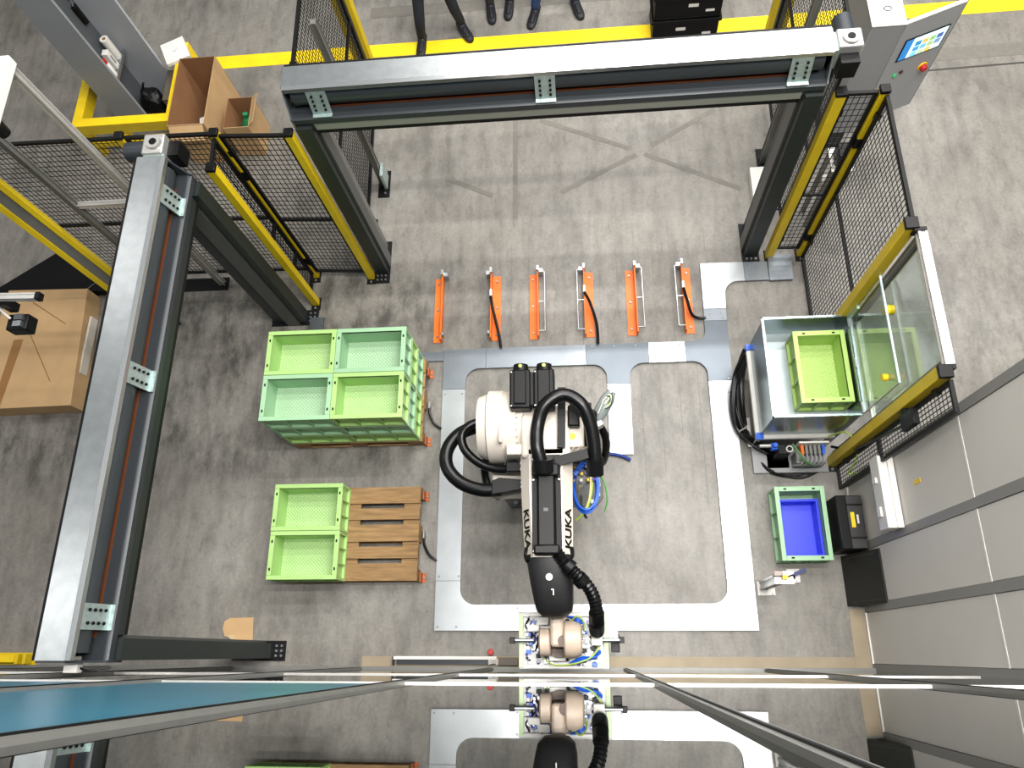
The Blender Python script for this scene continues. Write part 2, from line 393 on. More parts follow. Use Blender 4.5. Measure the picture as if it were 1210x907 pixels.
# ================================================================== PALLETS AND CRATES
def make_pallet(label, x0, y0):
    t = thing('pallet', label, 'pallet', (x0, y0, 0), 0, 'wooden pallets')
    def b(name, *a): lpart(t, name, MB().box(*a), WOOD, .003)
    yy = 0
    for wd, gap in ((.145, .0405), (.10, .042), (.145, .042), (.10, .0405), (.145, 0)):
        b('top_board', 0, 1.2, yy, yy+wd, .122, .144); yy += wd+gap
    for x, wd in ((0, .145), (.5275, .145), (1.055, .145)): b('cross_board', x, x+wd, 0, .8, .1, .122)
    for x in (0, .5275, 1.055):
        for y, wd in ((0, .1), (.3275, .145), (.7, .1)): b('block', x, x+.145, y, y+wd, .022, .1)
    for y, wd in ((0, .1), (.3275, .145), (.7, .1)): b('bottom_board', 0, 1.2, y, y+wd, 0, .022)
    return t
make_pallet('brown wooden pallet under the large stack of green crates', -2.64, 1.783)
make_pallet('brown wooden pallet half covered by two single green crates', -2.635, .575)

CH = .24
def crate_proto():
    t = thing('stacking_crate', 'x', 'crate', (0, 0, 0), 0, 'green stacking crates')
    L, W, T = .597, .397, .012
    body = MB()
    body.box(.024, L-.024, .024, W-.024, .0, .020)
    # walls
    for a in ((.024, L-.024, .024, .024+T), (.024, L-.024, W-.024-T, W-.024)): body.box(a[0], a[1], a[2], a[3], .020, CH-.004)
    for a in ((.024, .024+T), (L-.024-T, L-.024)): body.box(a[0], a[1], .024+T, W-.024-T, .020, CH-.004)
    lpart(t, 'body', body, CG, .002)
    lpart(t, 'base', MB().box(.037, L-.037, .037, W-.037, .0195, .023), BG)
    rim = MB(); o = .0; i = .036; ie = .040
    rim.box(0, L, 0, i, CH-.028, CH); rim.box(0, L, W-i, W, CH-.028, CH); rim.box(0, ie, i, W-i, CH-.028, CH); rim.box(L-ie, L, i, W-i, CH-.028, CH)
    lpart(t, 'rim', rim, CG, .003)
    foot = MB(); foot.box(.002, L-.002, .002, .024, .0, .028); foot.box(.002, L-.002, W-.024, W-.002, 0, .028); foot.box(.002, .024, .024, W-.024, 0, .028); foot.box(L-.024, L-.002, .024, W-.024, 0, .028)
    lpart(t, 'foot_band', foot, CG)
    rl = mesh(MB().box(-.006, .006, -.022, 0, .028, CH-.028), 'rib'); rs = mesh(MB().box(-.022, 0, -.006, .006, .028, CH-.028), 'rib')
    for x in (.010, .2, .3975, .587):
        link('rib', rl, CG, t, (x, .024, 0)); link('rib', rl, CG, t, (x, W-.002, 0))
    for y in (.010, .135, .262, .387):
        link('rib', rs, CG, t, (.024, y, 0)); link('rib', rs, CG, t, (L-.002, y, 0))
    sl = mesh(MB().box(-.007, .007, -.012, .012, CH-.010, CH+.0006), 'latch_slot')
    for x in (.022, L-.022):
        for y in (.085, W-.085): link('latch_slot', sl, BLACKP, t, (x, y, 0))
    return t
CP = {}
def crate(kind, label, loc, rz=0, group='green stacking crates'):
    if kind not in CP:
        t = crate_proto(); CP[kind] = t
        if kind != 'g':
            body, base = {'m': (CM, BM_), 'l': (CL, BL)}[kind]
            for ch in t.children:
                if ch.name.startswith('latch'): continue
                ch.data = ch.data.copy() if ch.data.users > 1 else ch.data
                ch.data.materials[0] = base if ch.name.startswith('base') else body
    else:
        t = copy_tree(CP[kind])
    t.location = loc; t.rotation_euler = (0, 0, rz); t['label'] = label; t['group'] = group
    return t
sx0, sy0 = -2.652, 1.787
pos = {'back left': (sx0, sy0+.4), 'back right': (sx0+.6, sy0+.4), 'front left': (sx0, sy0), 'front right': (sx0+.6, sy0)}
lay = [('bottom', {'back left': 'g', 'back right': 'm', 'front left': 'g', 'front right': 'g'}),
       ('middle', {'back left': 'g', 'back right': 'g', 'front left': 'm', 'front right': 'm'}),
       ('top', {'back left': 'g', 'back right': 'm', 'front left': 'm', 'front right': 'g'})]
cname = {'g': 'yellow-green', 'm': 'mint green', 'l': 'lime green'}
for k, (ln, d) in enumerate(lay):
    for pn, kd in d.items():
        x, y = pos[pn]
        crate(kd, '%s crate in the %s layer of the pallet stack, %s corner' % (cname[kd], ln, pn), (x, y, .1445+k*CH), 0, 'crates stacked three high on the pallet')
crate('g', 'yellow-green crate alone on the half-empty pallet, nearer the tall stack', (-2.652, .968, .1445), 0, 'single crates on the half-empty pallet')
crate('g', 'yellow-green crate alone on the half-empty pallet, nearer the glass wall', (-2.648, .568, .1445), 0, 'single crates on the half-empty pallet')

# ================================================================== ORANGE PALLET GUIDES
def guide(label, x, side, rods, cable):
    """side: +1 flange to the right of the upright web, -1 to the left"""
    t = thing('pallet_guide', label, 'pallet guide', (x, 2.79, 0), 0, 'orange pallet guides bolted to the floor')
    lpart(t, 'floor_flange', MB().box(min(0, side*.085), max(0, side*.085), 0, .68, 0, .008), ORNG, .001)
    lpart(t, 'upright_web', MB().box(-.006, .006, 0, .68, .008, .10), ORNG, .001)
    for y in (.06, .34, .62): lpart(t, 'bolt', MB().cyl((side*.05, y, .008), (side*.05, y, .02), .012, .010, 8), SCREW)
    s = -side
    lpart(t, 'sensor_bracket', MB().box(min(s*.008, s*.05), max(s*.008, s*.05), .66, .70, .02, .10).box(-.012, .012, .67, .72, .05, .13), STEEL)
    if rods:
        fr = MB(); xx = s*.065
        fr.tube([(0, .05, .09), (xx, .05, .09)], .007, 6, 1); fr.tube([(0, .35, .09), (xx, .35, .09)], .007, 6, 1)
        fr.tube([(xx, .05, .09), (xx, .66, .09), (xx*.4, .70, .09)], .007, 6, 1)
        lpart(t, 'rod_frame', fr, STEEL)
    else:
        lpart(t, 'clip', MB().box(min(0, s*.03), max(0, s*.03), .04, .07, .05, .1), STEEL)
    if cable:
        lpart(t, 'connector', MB().cyl((.0, .42, .11), (.0, .49, .11), .013, .013, 10), WHITE)
        lpart(t, 'cable', MB().tube(cable, .014, 8, 6), RUBBER)
guide('leftmost orange pallet guide, narrow, without cable, right of the crate stack', -1.32, -1, False, None)
guide('second orange pallet guide from the left, cable running down its right edge', -.845, 1, False, [(0, .42, .11), (.03, .25, .12), (.075, .05, .08), (.095, -.09, .045)])
guide('third orange pallet guide from the left, silver rod frame on its right side', -.395, -1, True, None)
guide('fourth orange pallet guide from the left, silver rods left and cable at right', .045, 1, True, [(0, .42, .11), (.05, .3, .12), (.105, .1, .07), (.11, -.09, .045)])
guide('fifth orange pallet guide from the left, wide flange and no cable', .525, -1, True, None)
guide('rightmost orange pallet guide, its cable curling right into the zinc duct', .965, 1, True, [(0, .42, .11), (.02, .3, .12), (.06, .17, .07), (.12, .14, .04), (.19, .14, .035)])
ORNGS = mat('rusty_orange_paint', (176, 92, 40), .5, 0, .12, 14)
for nm, (x, y) in {'at the front right foot of the stacked crates pallet': (-1.43, 1.80), 'at the back right corner of the half-empty pallet': (-1.425, 1.30), 'at the front right corner of the half-empty pallet': (-1.425, .60), 'at the back right corner of the stacked crates pallet': (-1.43, 2.46)}.items():
    t = thing('pallet_stop', 'small orange steel floor stop ' + nm, 'pallet stop', (x, y, 0), 0, 'small orange pallet stops')
    lpart(t, 'floor_plate', MB().box(0, .04, -.03, .05, 0, .008), ORNGS); lpart(t, 'upright', MB().box(.0, .010, -.03, .05, .008, .09), ORNGS)
    lpart(t, 'bolt', MB().cyl((.026, .01, .008), (.026, .01, .02), .008, .008, 8), SCREW)
for nm, y0 in (('stacked crates pallet', 2.12), ('half-empty pallet', .94)):
    t = thing('sensor_cable', 'black sensor cable with steel plug beside the ' + nm, 'cable', (-1.41, y0, 0), 0, 'sensor cables beside the pallets')
    lpart(t, 'lead', MB().tube([(0, 0, .05), (.01, -.06, .05), (.05, -.14, .03), (.12, -.19, .02)], .012, 8, 6), RUBBER)
    lpart(t, 'plug', MB().cyl((0, 0, .05), (0, .06, .05), .014, .014, 10), STEEL)
    lpart(t, 'plug_bracket', MB().box(-.012, .012, .02, .05, 0, .04), STEEL)

# ================================================================== ROLLER DOORS
def roller_door(label, tr, s0, s1, motor_end, brackets, near_end=True):
    BAR = ANTHD if near_end else mat('bottom_bar_grey', (150, 152, 142), .5, .3)
    base = tr((s0+s1)/2, .12, 0)
    t = thing('roller_door', label, 'roller door', base, 0, 'roller doors of the cell')
    def ext(poly, a, b):  # poly in (d,z), extruded along s
        mb = MB(); n = len(poly)
        vs = [tr(a, d, z) for d, z in poly] + [tr(b, d, z) for d, z in poly]
        mb.add(vs, [tuple(range(n)), tuple(range(n, 2*n))[::-1]] + [(i, (i+1) % n, n+(i+1) % n, n+i) for i in range(n)])
        return mb
    def bx(a, b, d0, d1, z0, z1): return ext([(d0, z0), (d1, z0), (d1, z1), (d0, z1)], a, b)
    part(t, 'housing_cover', ext([(.095, 2.500), (.262, 2.500), (.262, 2.18), (.265, 2.18), (.265, 2.504), (.095, 2.504)], s0, s1), STEEL)
    part(t, 'cover_lip', ext([(.068, 2.492), (.094, 2.500), (.094, 2.505), (.066, 2.497), (.060, 2.470), (.064, 2.470)], s0, s1), mat('lip_steel', (222, 226, 226), .25, .95))
    part(t, 'rear_edge', ext([(.266, 2.40), (.285, 2.40), (.285, 2.50), (.266, 2.50)], s0, s1), BLACK)
    roll = [(.165+.105*math.cos(2*PI*i/28), 2.385+.105*math.sin(2*PI*i/28)) for i in range(28)]
    part(t, 'curtain_roll', ext(roll, s0+.04, s1-.04), CURT)
    part(t, 'curtain_stripe', bx(s0+.12, s1-.12, .084, .108, 2.281, 2.286), ORNGD)
    part(t, 'front_beam', ext([(0, 2.215), (.15, 2.215), (.15, 2.28), (.022, 2.28), (.015, 2.270), (0, 2.262)], s0, s1), ANTH)
    part(t, 'bottom_bar', bx(s0+.14, s1-.14, .004, .060, 2.145, 2.215), BAR)
    part(t, 'rubber_seal', bx(s0+.14, s1-.14, .012, .050, 2.10, 2.145), BLACK)
    for a, b in ((s0, s0+.12), (s1-.12, s1)):
        c = part(t, 'column', bx(a, b, -.03, .20, .012, 2.20), ANTHD)
        part(c, 'guide_rail', bx(a+.02, b-.02, .20, .30, .012, 2.18), ALUD if a == s0 else ANTH)
        inn = b if a == s0 else a-.02
        part(c, 'edge_strip', bx(inn, inn+.02, .04, .16, .012, 2.1), mat('column_rail', (88, 90, 88), .4, .4))
        f = part(t, 'foot_plate', bx(a-.02, b+.02, -.135, .33, 0, .012), BLACK)
        for ss in (a+.02, a+.06, a+.10):
            for dd in (-.105, -.06):
                p = Vector(tr(ss, dd, 0)); part(f, 'bolt', MB().cyl(p+Vector((0,0,.012)), p+Vector((0,0,.028)), .010, .010, 8), SCREW)
    for a, b in ((s0-.012, s0), (s1, s1+.012)):
        part(t, 'end_plate', ext([(0, 2.13), (.27, 2.13), (.27, 2.49), (.10, 2.49), (.02, 2.30), (0, 2.28)], a, b), ANTH if near_end else STEEL)
    for s in brackets:
        br = part(t, 'zinc_bracket', ext([(-.003, 2.281), (.030, 2.281), (.068, 2.455), (.068, 2.47), (.060, 2.47), (.022, 2.290), (-.003, 2.288)], s-.07, s+.07), ZINC)
        for ss in (s-.035, s+.035):
            for q in (.2, .42, .64, .86):
                p = Vector(tr(ss, .022+.036*q - .003, 2.290+.165*q + .003)); e = Vector(tr(ss, .022+.036*q - .010, 2.290+.165*q + .005))
                part(br, 'slot', MB().cyl(p, e, .010, .009, 8), BLACK)
    m = motor_end; sg = 1 if m == s1 else -1
    mo = part(t, 'motor_gearbox', bx(min(m+sg*.03, m+sg*.19), max(m+sg*.03, m+sg*.19), .10, .25, 2.30, 2.50), mat('cast_aluminium', (206, 204, 200), .35, .7), .01)
    p0 = Vector(tr(m+sg*.11, .165, 2.50)); part(mo, 'shaft_boss', MB().cyl(p0, p0+Vector((0,0,.02)), .055, .05, 20), mat('cast_aluminium', (0,0,0)))
    part(mo, 'shaft_bore', MB().cyl(p0+Vector((0,0,.0195)), p0+Vector((0,0,.024)), .026, .026, 16), BLACK)
    part(mo, 'motor', MB().cyl(tr(m+sg*.11, .25, 2.42), tr(m+sg*.11, .40, 2.42), .07, .066, 18), ANTH)
    part(mo, 'control_box', bx(min(m+sg*.05, m+sg*.17), max(m+sg*.05, m+sg*.17), .02, .10, 2.30, 2.44), BLACKP)
    part(t, 'motor_flange', bx(min(m, m+sg*.03), max(m, m+sg*.03), .09, .24, 2.29, 2.48), ZINC)
    return t
roller_door('open roller door with zinc housing and orange stripe spanning the left of the cell', lambda s, d, z: (-2.70-d, s, z), -.04, 3.17, 3.17, (.19, 1.62, 2.90))
roller_door('open roller door with zinc housing spanning the far side, in front of the standing people', lambda s, d, z: (s, 3.59+d, z), -2.01, 1.69, 1.69, (-1.78, -.19, 1.50), False)
t = thing('door_sensor', 'small white box sensor on the near end of the left roller door', 'sensor', (-2.86, -.06, 2.30))
lpart(t, 'case', MB().box(-.04, .04, -.045, .008, 0, .05), WHITE, .004); lpart(t, 'lead', MB().tube([(.04, -.02, .02), (.1, -.035, .03), (.16, -.02, .0)], .006, 6, 5), BLACK)

# ================================================================== SAFETY FENCE
def fence_post(label, x, y, h=2.2, wd=.06, clamps=(), yaw=0):
    t = thing('fence_post', label, 'fence post', (x, y, 0), yaw, 'yellow fence posts')
    lpart(t, 'post', MB().box(-wd/2, wd/2, -wd/2, wd/2, .008, h), YEL, .003)
    lpart(t, 'cap', MB().box(-wd/2-.003, wd/2+.003, -wd/2-.003, wd/2+.003, h, h+.03), BLACKP, .004)
    f = lpart(t, 'foot_plate', MB().box(-.045, .045, -.08, .05, 0, .008), BLACK)
    for yy in (-.06,): lpart(f, 'bolt', MB().cyl((0, yy, .008), (0, yy, .022), .012, .012, 8), SCREW)
    for z in clamps: lpart(t, 'clamp', MB().box(-wd/2-.006, wd/2+.006, -wd/2-.006, wd/2+.006, z-.05, z+.05), BLACK)
    return t
def fence_panel(label, p0, p1, h=2.2, mid=(1.05,), z0=.12, dx=.040, dz=.062):
    """mesh panel between two floor points"""
    p0, p1 = Vector(p0), Vector(p1); d = (p1-p0); L = d.length; ang = math.atan2(d.y, d.x)
    t = thing('mesh_fence', label, 'fence', (p0.x, p0.y, 0), ang, 'black mesh fence panels')
    for nm, a in (('side_tube', (0, .025)), ('side_tube', (L-.025, L))): lpart(t, nm, MB().box(a[0], a[1], -.012, .012, z0, h), BLACK)
    for z in (z0, h-.025): lpart(t, 'rail', MB().box(.025, L-.025, -.012, .012, z, z+.025), BLACK)
    for z in mid: lpart(t, 'middle_rail', MB().box(.025, L-.025, -.012, .012, z, z+.025), BLACK)
    m = MB(); n = max(2, round((L-.05)/dx)); q = .0022
    for i in range(1, n):
        x = .025+(L-.05)*i/n; m.box(x-q, x+q, -q, q, z0+.02, h-.02)
    k = round((h-z0)/dz)
    for i in range(1, k):
        z = z0+(h-z0)*i/k; m.box(.02, L-.02, q*.6, q*2.2, z-q, z+q)
    o = lpart(t, 'wire_mesh', m, BLACK); o['kind'] = 'stuff'
    for z in (.3, h-.2):
        lpart(t, 'clamp', MB().box(-.015, .03, -.018, .018, z-.03, z+.03), BLACKP)
    return t
# left of the far door
fence_post('yellow fence post beside the left column of the far roller door', -2.055, 3.53, 2.2)
fence_post('yellow fence post with black clamps at the corner left of the far door', -2.625, 3.575, 2.2, .06, (.35, 1.72))
fence_post('yellow fence post beside the far column of the left roller door', -2.60, 3.27, 2.2, .065)
fence_panel('black mesh fence panel left of the far door, cardboard boxes behind it', (-2.59, 3.56), (-2.085, 3.53))
fence_panel('narrow black mesh fence panel between the left door column and the corner post', (-2.615, 3.305), (-2.625, 3.54), 2.2, (.55, 1.05), dx=.03)
fence_post('yellow fence post behind the motor of the left roller door', -3.36, 3.60, 2.2)
fence_panel('black mesh fence panel behind the left door motor, near the yellow column guard', (-3.33, 3.60), (-2.66, 3.585))
fence_panel('black mesh fence panel at the left picture edge behind the aluminium frame', (-4.95, 3.62), (-3.39, 3.60))
# right of the far door
fence_post('yellow fence post beside the right column of the far roller door', 1.80, 3.57, 2.2, .07)
fence_post('yellow fence post with black clamps at the corner right of the far door', 2.085, 3.57, 2.2, .06, (.35, 1.68))
fence_panel('narrow black mesh fence panel right of the far roller door', (1.84, 3.575), (2.05, 3.57), 2.2, (.98,))
fence_panel('long black mesh fence panel on the right between the far door and the window', (2.10, 3.535), (2.10, 2.575), 2.2, (1.05,), .02)
fence_post('yellow fence post at the far side of the clear loading window', 2.075, 2.535, 2.2, .075)
fence_post('yellow fence post at the near side of the clear loading window', 2.095, 1.545, 2.2, .075)
fence_panel('small black mesh fence panel between the loading window and the grey panel wall', (2.125, 1.50), (2.125, 1.30), 2.2, (1.0,), .05, .03, .05)
t = thing('lock_switch', 'black safety lock on the mesh panel next to the grey wall', 'switch', (2.10, 1.42, 1.55))
lpart(t, 'body', MB().box(-.03, .012, -.05, .06, 0, .2), BLACKP, .005); lpart(t, 'actuator', MB().box(-.03, .01, .06, .11, .03, .09), BLACKP, .005); lpart(t, 'cable', MB().tube([(0, 0, 0), (-.03, .02, -.4), (.0, .1, -1.0), (-.06, .2, -1.3)], .012, 8, 6), RUBBER)
# lane behind the far door
for sx, side, w_ in ((-2.08, 'left', 1), (1.93, 'right', -1)):
    fence_post('yellow fence post at the %s side of the lane just behind the far door' % side, sx, 4.14, 2.2, .05)
    fence_panel('black mesh fence panel along the %s side of the lane behind the far door' % side, (sx-.02*w_, 4.17), (sx-.05*w_, 5.75), 2.2, (1.05,))
    fence_panel('short black mesh fence panel joining the far door to the %s lane fence' % side, (sx, 3.92), (sx, 4.11), 2.2, (1.05,), .1)
    t = thing('light_curtain', 'yellow and grey light curtain column at the %s of the lane behind the far door' % side, 'light curtain', (sx-.10*w_, 5.88, 0), 0, 'light curtain columns')
    lpart(t, 'housing', MB().box(-.09, -.045, -.05, .05, 0, 2.3).box(.045, .09, -.05, .05, 0, 2.3), YEL, .004)
    lpart(t, 'window_strip', MB().box(-.045, .045, -.035, .035, 0, 2.29), ALUD); lpart(t, 'foot', MB().box(-.12, .12, -.09, .09, 0, .015), BLACK)
    t = thing('aluminium_post', 'slotted aluminium post with steel foot beside the %s lane fence' % side, 'post', (sx+.08*w_, 4.62, 0), 0, 'aluminium posts in the lane')
    pm = MB(); [pm.box(a, a+.012, b, b+.012, .012, 2.15) for a in (-.03, .018) for b in (-.03, .018)]; pm.box(-.022, .022, -.022, .022, .012, 2.15)
    lpart(t, 'profile', pm, ALUD); f = lpart(t, 'foot_plate', MB().box(-.05, .07, -.17, .15, 0, .012), BLACK)
    for yy in (-.13, -.08, .09, .13): lpart(f, 'bolt', MB().cyl((.03, yy, .012), (.03, yy, .03), .013, .013, 8), SCREW)
    lpart(t, 'bracket', MB().box(.03, .06, -.1, .06, .05, .28), ZINC, .004)
single('cable_box', MB().box(1.70, 1.86, 4.12, 4.50, 0, .10), WHITE, 'low white box on the floor at the foot of the right lane fence', 'box', (1.78, 4.3, 0), bevel=.006)
t = thing('cabinet_shelf', 'small grey equipment shelf seen through the mesh right of the far door', 'shelf', (2.26, 3.95, 0))
lpart(t, 'leg', MB().box(-.1, -.07, -.1, -.07, 0, .9), ALUD); lpart(t, 'leg', MB().box(.03, .06, -.1, -.07, 0, .9), ALUD); lpart(t, 'leg', MB().box(-.1, -.07, .07, .1, 0, .9), ALUD); lpart(t, 'leg', MB().box(.03, .06, .07, .1, 0, .9), ALUD)
lpart(t, 'top', MB().box(-.11, .07, -.12, .12, .9, .92), ALU); lpart(t, 'device', MB().box(-.08, .04, -.07, .07, .92, 1.06), BLACKP, .008); lpart(t, 'terminal_box', MB().box(-.08, .05, -.1, .08, .45, .6), WHITE, .006)
# yellow light curtain + aluminium frame far left
t = thing('light_curtain', 'tall yellow light curtain column behind the left roller door beside the large carton', 'light curtain', (-4.13, 3.10, 0), math.radians(38), 'light curtain columns')
lpart(t, 'housing', MB().box(-.085, -.04, -.05, .05, 0, 2.6).box(.04, .085, -.05, .05, 0, 2.6), YEL, .004)
lpart(t, 'window_strip', MB().box(-.04, .04, -.035, .035, 0, 2.59), ALUD); lpart(t, 'foot', MB().box(-.12, .12, -.09, .09, 0, .015), BLACK)
def profile(mb, p0, p1, a=.045):
    mb.beam(p0, p1, a*.72, a*.72)
    p0, p1 = Vector(p0), Vector(p1); d = (p1-p0).normalized(); u = Vector((0,0,1)) if abs(d.z) < .9 else Vector((0,1,0)); r = d.cross(u).normalized(); u = r.cross(d)
    for i in (-1, 1):
        for j in (-1, 1):
            o = r*i*a*.36+u*j*a*.36; mb.beam(p0+o, p1+o, a*.26, a*.26)
    return mb
t = thing('aluminium_gantry', 'tall aluminium profile frame with white top beam at the left picture edge', 'frame', (-3.9, 3.53, 0))
part(t, 'post', profile(MB(), (-3.60, 3.53, .012), (-3.60, 3.53, 3.0), .055), ALU)
part(t, 'post', profile(MB(), (-4.19, 3.53, .012), (-4.19, 3.53, 3.0), .055), ALUD)
part(t, 'cross_bar', profile(MB(), (-4.16, 3.53, 1.48), (-3.63, 3.53, 1.48), .045), ALU)
part(t, 'cross_bar', profile(MB(), (-4.16, 3.53, .58), (-3.63, 3.53, .58), .045), ALU)
part(t, 'top_beam', MB().box(-3.655, -3.545, 2.0, 3.56, 3.0, 3.08), WHITE, .01)
part(t, 'top_beam', MB().box(-4.25, -3.655, 3.48, 3.56, 3.0, 3.08), WHITE, .01)
part(t, 'foot_plate', MB().box(-4.26, -3.54, 3.46, 3.60, 0, .012), BLACK)
part(t, 'spotlight', MB().cyl((-3.60, 3.10, 3.0), (-3.60, 3.10, 2.90), .05, .04, 16), BLACKP)
t = thing('overhead_camera', 'black camera unit on an aluminium arm hanging above the large carton', 'camera', (-3.72, 2.27, 2.15))
part(t, 'arm', profile(MB(), (-4.3, 2.27, 2.30), (-3.63, 2.25, 2.30), .045), ALU); part(t, 'arm_cap', MB().box(-3.63, -3.60, 2.225, 2.275, 2.275, 2.325), BLACK)
part(t, 'hanger', MB().box(-3.92, -3.86, 2.21, 2.27, 2.16, 2.28), BLACKP); part(t, 'case', MB().box(-3.93, -3.78, 2.08, 2.20, 2.06, 2.16), BLACKP, .01)
part(t, 'connector', MB().box(-3.87, -3.81, 2.10, 2.14, 2.16, 2.18).box(-3.87, -3.81, 2.15, 2.19, 2.16, 2.18), STEEL)
part(t, 'cable', MB().tube([(-3.98, 2.25, 2.29), (-3.94, 2.20, 2.22), (-3.90, 2.16, 2.17)], .008, 6, 5), WHITE)
part(t, 'beam', MB().box(-4.34, -4.28, 2.20, 3.48, 2.27, 2.33), ALU)

# ================================================================== LOADING STATION
X0, X1, Y0, Y1 = 1.437, 2.085, 1.695, 2.500
t = thing('loading_station', 'open zinc sheet box on aluminium legs with pneumatic valves below, holding a lime crate', 'workstation', ((X0+X1)/2, (Y0+Y1)/2, 0))
ST = mat('station_sheet', (142, 154, 156), .24, .95, .10, 8, .03, 50)
part(t, 'side_wall', MB().box(X0, X0+.006, Y0, Y1, .40, .92), ST); part(t, 'side_wall', MB().box(X1-.006, X1, Y0, Y1, .40, .92), ST)
part(t, 'front_wall', MB().box(X0+.006, X1-.006, Y0, Y0+.006, .40, .92), ST); part(t, 'back_wall', MB().box(X0+.006, X1-.006, Y1-.006, Y1, .40, .92), ST)
part(t, 'deck', MB().box(X0+.006, X1-.006, Y0+.006, Y1-.006, .61, .62), mat('station_deck', (150, 160, 162), .4, .8, .06, 8))
rim = MB(); rim.box(X0-.012, X0, Y0-.012, Y1+.012, .905, .922); rim.box(X0-.012, X1, Y0-.012, Y0, .905, .922); rim.box(X0-.012, X1, Y1, Y1+.012, .905, .922)
part(t, 'rim', rim, ST)
part(t, 'lower_bar', MB().box(X0-.03, X0+.02, Y0+.02, Y1-.05, .345, .39), WHITE, .008); part(t, 'lower_bar', MB().box(X0+.03, X1-.05, Y0-.03, Y0+.02, .345, .39), WHITE, .008)
for x, y in ((X0+.02, Y0+.02), (X1-.02, Y0+.02), (X0+.02, Y1-.02), (X1-.02, Y1-.02)): part(t, 'leg', profile(MB(), (x, y, .012), (x, y, .40), .04), ALU)
part(t, 'diagonal_brace', profile(MB(), (X0-.01, Y0-.01, .05), (X0-.01, Y0+.25, .05), .035), ALU)
part(t, 'base_tray', MB().box(1.44, 2.06, 1.46, 1.70, .012, .03), GREYC); part(t, 'corner_cap', MB().box(X0-.03, X0+.03, Y0-.035, Y0+.02, .36, .40), BLUEH)
part(t, 'corner_cap', MB().box(X0-.035, X0+.01, Y1-.05, Y1, .36, .40), BLUEH)
part(t, 'yellow_sensor', MB().box(X0+.03, X0+.075, Y0+.02, Y0+.05, .62, .66), YEL); part(t, 'sensor_clip', MB().box(X0+.01, X0+.035, Y0+.04, Y0+.11, .62, .70), ALU)
vm = thing('valve_unit', 'row of pneumatic valves and connectors with grey cables below the zinc box', 'valve unit', (1.75, 1.58, .03))
vb = part(vm, 'manifold', MB().box(1.76, 2.00, 1.50, 1.60, .03, .20), mat('grey_plastic', (150, 150, 150), .5), .006)
for i in range(6):
    x = 1.80+i*.034
    part(vb, 'valve', MB().box(x-.013, x+.013, 1.56, 1.64, .20, .26), ORNG if i == 0 else (ALUD if i < 5 else BLUEH), .003)
    part(vb, 'grey_cable', MB().tube([(x, 1.56, .25), (x-.005, 1.51, .27), (x-.02, 1.48, .22), (x-.05, 1.50, .12)], .008, 6, 5), mat('grey_cable', (160, 160, 160), .5))
part(vm, 'label_rail', MB().box(1.76, 2.00, 1.635, 1.65, .20, .33), WHITE)
part(vm, 'air_regulator', MB().box(1.60, 1.70, 1.56, 1.64, .03, .26), BLACKP, .01); part(vm, 'gauge', MB().cyl((1.69, 1.60, .26), (1.69, 1.60, .29), .028, .028, 16), ALU); part(vm, 'gauge_face', MB().cyl((1.69, 1.60, .29), (1.69, 1.60, .293), .02, .02, 16), BLACK)
part(vm, 'shutoff_valve', MB().box(1.55, 1.60, 1.60, 1.66, .22, .28), BLUEH, .006); part(vm, 'shutoff_handle', MB().cyl((1.575, 1.63, .28), (1.575, 1.63, .32), .022, .018, 12), BLUEH)
part(vm, 'silencer', MB().cyl((1.46, 1.64, .25), (1.55, 1.64, .25), .015, .015, 10), ALU)
part(vm, 'green_hose', MB().tube([(1.72, 1.64, .28), (1.75, 1.56, .32), (1.80, 1.50, .28), (1.88, 1.48, .22)], .011, 6, 6), mat('green_hose', (92, 140, 88), .5))
part(vm, 'support_foot', MB().box(1.56, 1.74, 1.50, 1.66, .012, .03), GREYC)
cb = thing('cable_bundle', 'thick bundle of black cables hanging on the left side of the zinc box', 'cables', (1.38, 2.1, 0))
for i in range(13):
    a = random.uniform(-.03, .05); b = random.uniform(-.05, .05); x = 1.40-.006*(i % 5)
    part(cb, 'cable', MB().tube([(x+.02, 2.44+b, .34), (x-.04+a*.6, 2.30+b, .24), (x-.06+a, 2.05+b*.5, .10+.02*(i % 4)), (x-.03+a, 1.84, .05+.016*(i % 5)), (x+.03, 1.73, .04+.012*i), (1.50+.01*i, 1.66-.008*(i % 6), .045+.01*(i % 6)), (1.62+.01*i, 1.64, .05)], .012, 6, 5), RUBBER)
part(cb, 'cable_tie', MB().tube([(1.36, 1.80, .26), (1.33, 1.80, .14), (1.36, 1.80, .03)], .005, 5, 4), WHITE)
fw = thing('floor_cables', 'loose black cables lying on the floor under the valve unit', 'cables', (1.6, 1.5, 0))
for i in range(4): part(fw, 'cable', MB().tube([(1.48+.01*i, 1.60-.02*i, .02), (1.58, 1.50-.012*i, .015+.008*i), (1.70, 1.46-.01*i, .015), (1.86, 1.45-.03*(i % 2), .015), (2.05, 1.50+.01*i, .015)], .010, 6, 6), RUBBER)
ew = thing('earth_wire', 'yellow-green earth wire curving from the zinc box to the wall', 'wire', (2.1, 1.5, .3))
part(ew, 'wire', MB().tube([(1.98, 1.67, .40), (2.06, 1.66, .55), (2.11, 1.55, .60), (2.13, 1.44, .50), (2.12, 1.38, .30), (2.19, 1.38, .32)], .007, 6, 6), GREENW)
part(ew, 'ring_lug', MB().cyl((2.185, 1.38, .32), (2.197, 1.38, .32), .015, .015, 10), STEEL)
crate('l', 'lime green crate standing inside the zinc sheet box', (2.065, 1.812, .6205), PI/2, 'green crates by the right wall')

